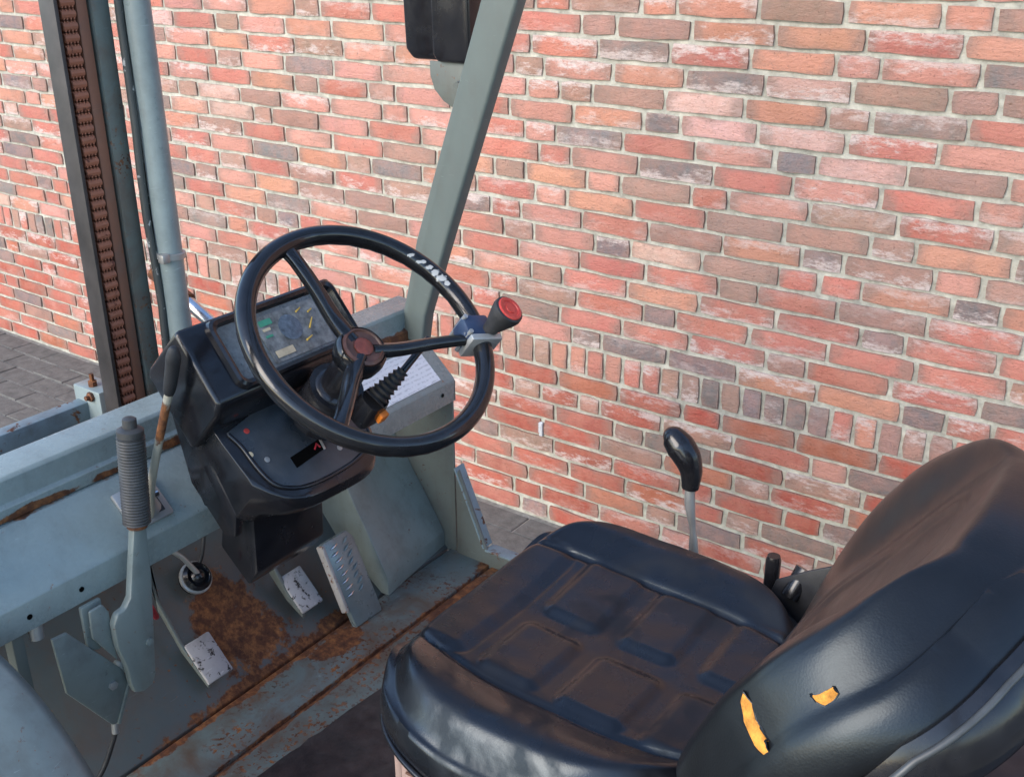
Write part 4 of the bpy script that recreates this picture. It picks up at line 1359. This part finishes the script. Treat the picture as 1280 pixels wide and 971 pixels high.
# hard shell behind, with a pale worn rim
sv, sf = [], []
loops = []
for dd, g in ((0.050, 1.012), (0.050, 1.048), (0.066, 1.052), (0.098, 1.015), (0.118, 0.93), (0.132, 0.72), (0.136, 0.3)):
    nl = []
    for l in per0:
        p = v[l]
        r = p - bc
        fr = r.dot(BF)
        r = r - BF * fr
        nl.append(len(sv))
        sv.append(bc + r * g + BF * (min(fr, 0.02) - dd))
    loops.append(nl)
for A_, B_ in zip(loops, loops[1:]):
    for q in range(len(A_)):
        r = (q + 1) % len(A_)
        sf.append((A_[q], A_[r], B_[r], B_[q]))
sf.append(tuple(loops[-1]))
mk('back_shell', sv, sf, M['black'], seat, smooth=50)
rimp = [sv[l] for l in loops[2]][::2]
rimp.append(rimp[0])
tube('shell_rim', rimp, 0.0038, plain('worn_shell_rim', (0.05, 0.054, 0.055), 0.4, var=0.3), seat, n=8)


# torn places in the cover where orange foam shows
def tear(cl, width, seed):
    rnd = random.Random(seed)
    v, f = [], []
    n = len(cl)
    for i, (a, b) in enumerate(cl):
        t = i / (n - 1)
        w = width * (0.25 + 1.0 * sin(pi * min(1, max(0, t * 0.9 + 0.05))))
        i0, i1 = max(i - 1, 0), min(i + 1, n - 1)
        ta, tb = cl[i1][0] - cl[i0][0], cl[i1][1] - cl[i0][1]
        ln = sqrt(ta * ta + tb * tb) or 1
        na, nb = -tb / ln, ta / ln
        for k in range(7):
            s = (k - 3) / 3
            ww = w * (1 + rnd.uniform(-0.25, 0.25))
            v.append(back_pt(a + na * ww * s, max(-1, b + nb * ww * s), 0.0006 + 0.0045 * (1 - s * s) * rnd.uniform(0.6, 1.2) - (0.0025 if abs(s) == 1 else 0)))
    for i in range(n - 1):
        for k in range(6):
            f.append((i * 7 + k, i * 7 + k + 1, (i + 1) * 7 + k + 1, (i + 1) * 7 + k))
    o = mk('foam_tear', v, f, M['foam'], seat, smooth=50)
    rimv = [v[i * 7] for i in range(n)] + [v[(n - 1) * 7 + k] for k in range(1, 7)] + [v[i * 7 + 6] for i in range(n - 2, -1, -1)] + [v[k] for k in range(5, -1, -1)]
    tube('torn_edge', [p + BF * rnd.uniform(0.0, 0.0015) for p in rimv], [rnd.uniform(0.0006, 0.0014) for _ in rimv], M['vinylback'], seat, n=6)
    return o


tear([(0.02, -0.895), (-0.01, -0.915), (-0.025, -0.935), (-0.025, -0.955), (-0.01, -0.972), (0.02, -0.985)], 0.036, 1)
tear([(0.37, -0.955), (0.41, -0.962), (0.45, -0.962), (0.49, -0.958)], 0.008, 2)
sl = tear([(-0.18, -0.56), (-0.15, -0.54), (-0.11, -0.52), (-0.07, -0.51)], 0.012, 3)
sl.data.materials[0] = M['hole']
sl.name = 'cover_slit'
# adjuster knobs and hinge on the far side
tube('recline_knob', [(-0.515, 1.425, 1.005), (-0.515, 1.425, 1.075), (-0.515, 1.425, 1.082)], [0.012, 0.012, 0.010], M['black'], seat, n=16)
tube('recline_knob', [(-0.475, 1.400, 1.035), (-0.462, 1.425, 1.075)], [0.014, 0.017], M['black'], seat, n=14)
prism('hinge_plate', [(-0.52, 0.98), (-0.50, 1.055), (-0.45, 1.09), (-0.40, 1.12), (-0.38, 1.0)], 'Y', 1.402, 1.408, M['hooddark'], seat, bevel=0.002)

# --- hydraulic lever beyond the seat
hl = sub('hydraulic_lever', (-0.71, 1.55, 0.8))
tube('lever_shaft', smoothpath([(-0.700, 1.55, 0.80), (-0.708, 1.55, 0.95), (-0.713, 1.55, 1.00), (-0.722, 1.55, 1.05), (-0.724, 1.55, 1.10)], 4), [0.009, 0.009, 0.0055, 0.0095, 0.0085], M['zinc'], hl, n=16)
tube('lever_knob', smoothpath([(-0.7235, 1.55, 1.082), (-0.723, 1.55, 1.092), (-0.724, 1.55, 1.115), (-0.733, 1.55, 1.138), (-0.748, 1.55, 1.156), (-0.765, 1.55, 1.170), (-0.778, 1.55, 1.175)], 5), [0.0155, 0.0165, 0.020, 0.0245, 0.026, 0.021, 0.007], M['black'], hl, n=22, smooth=60)
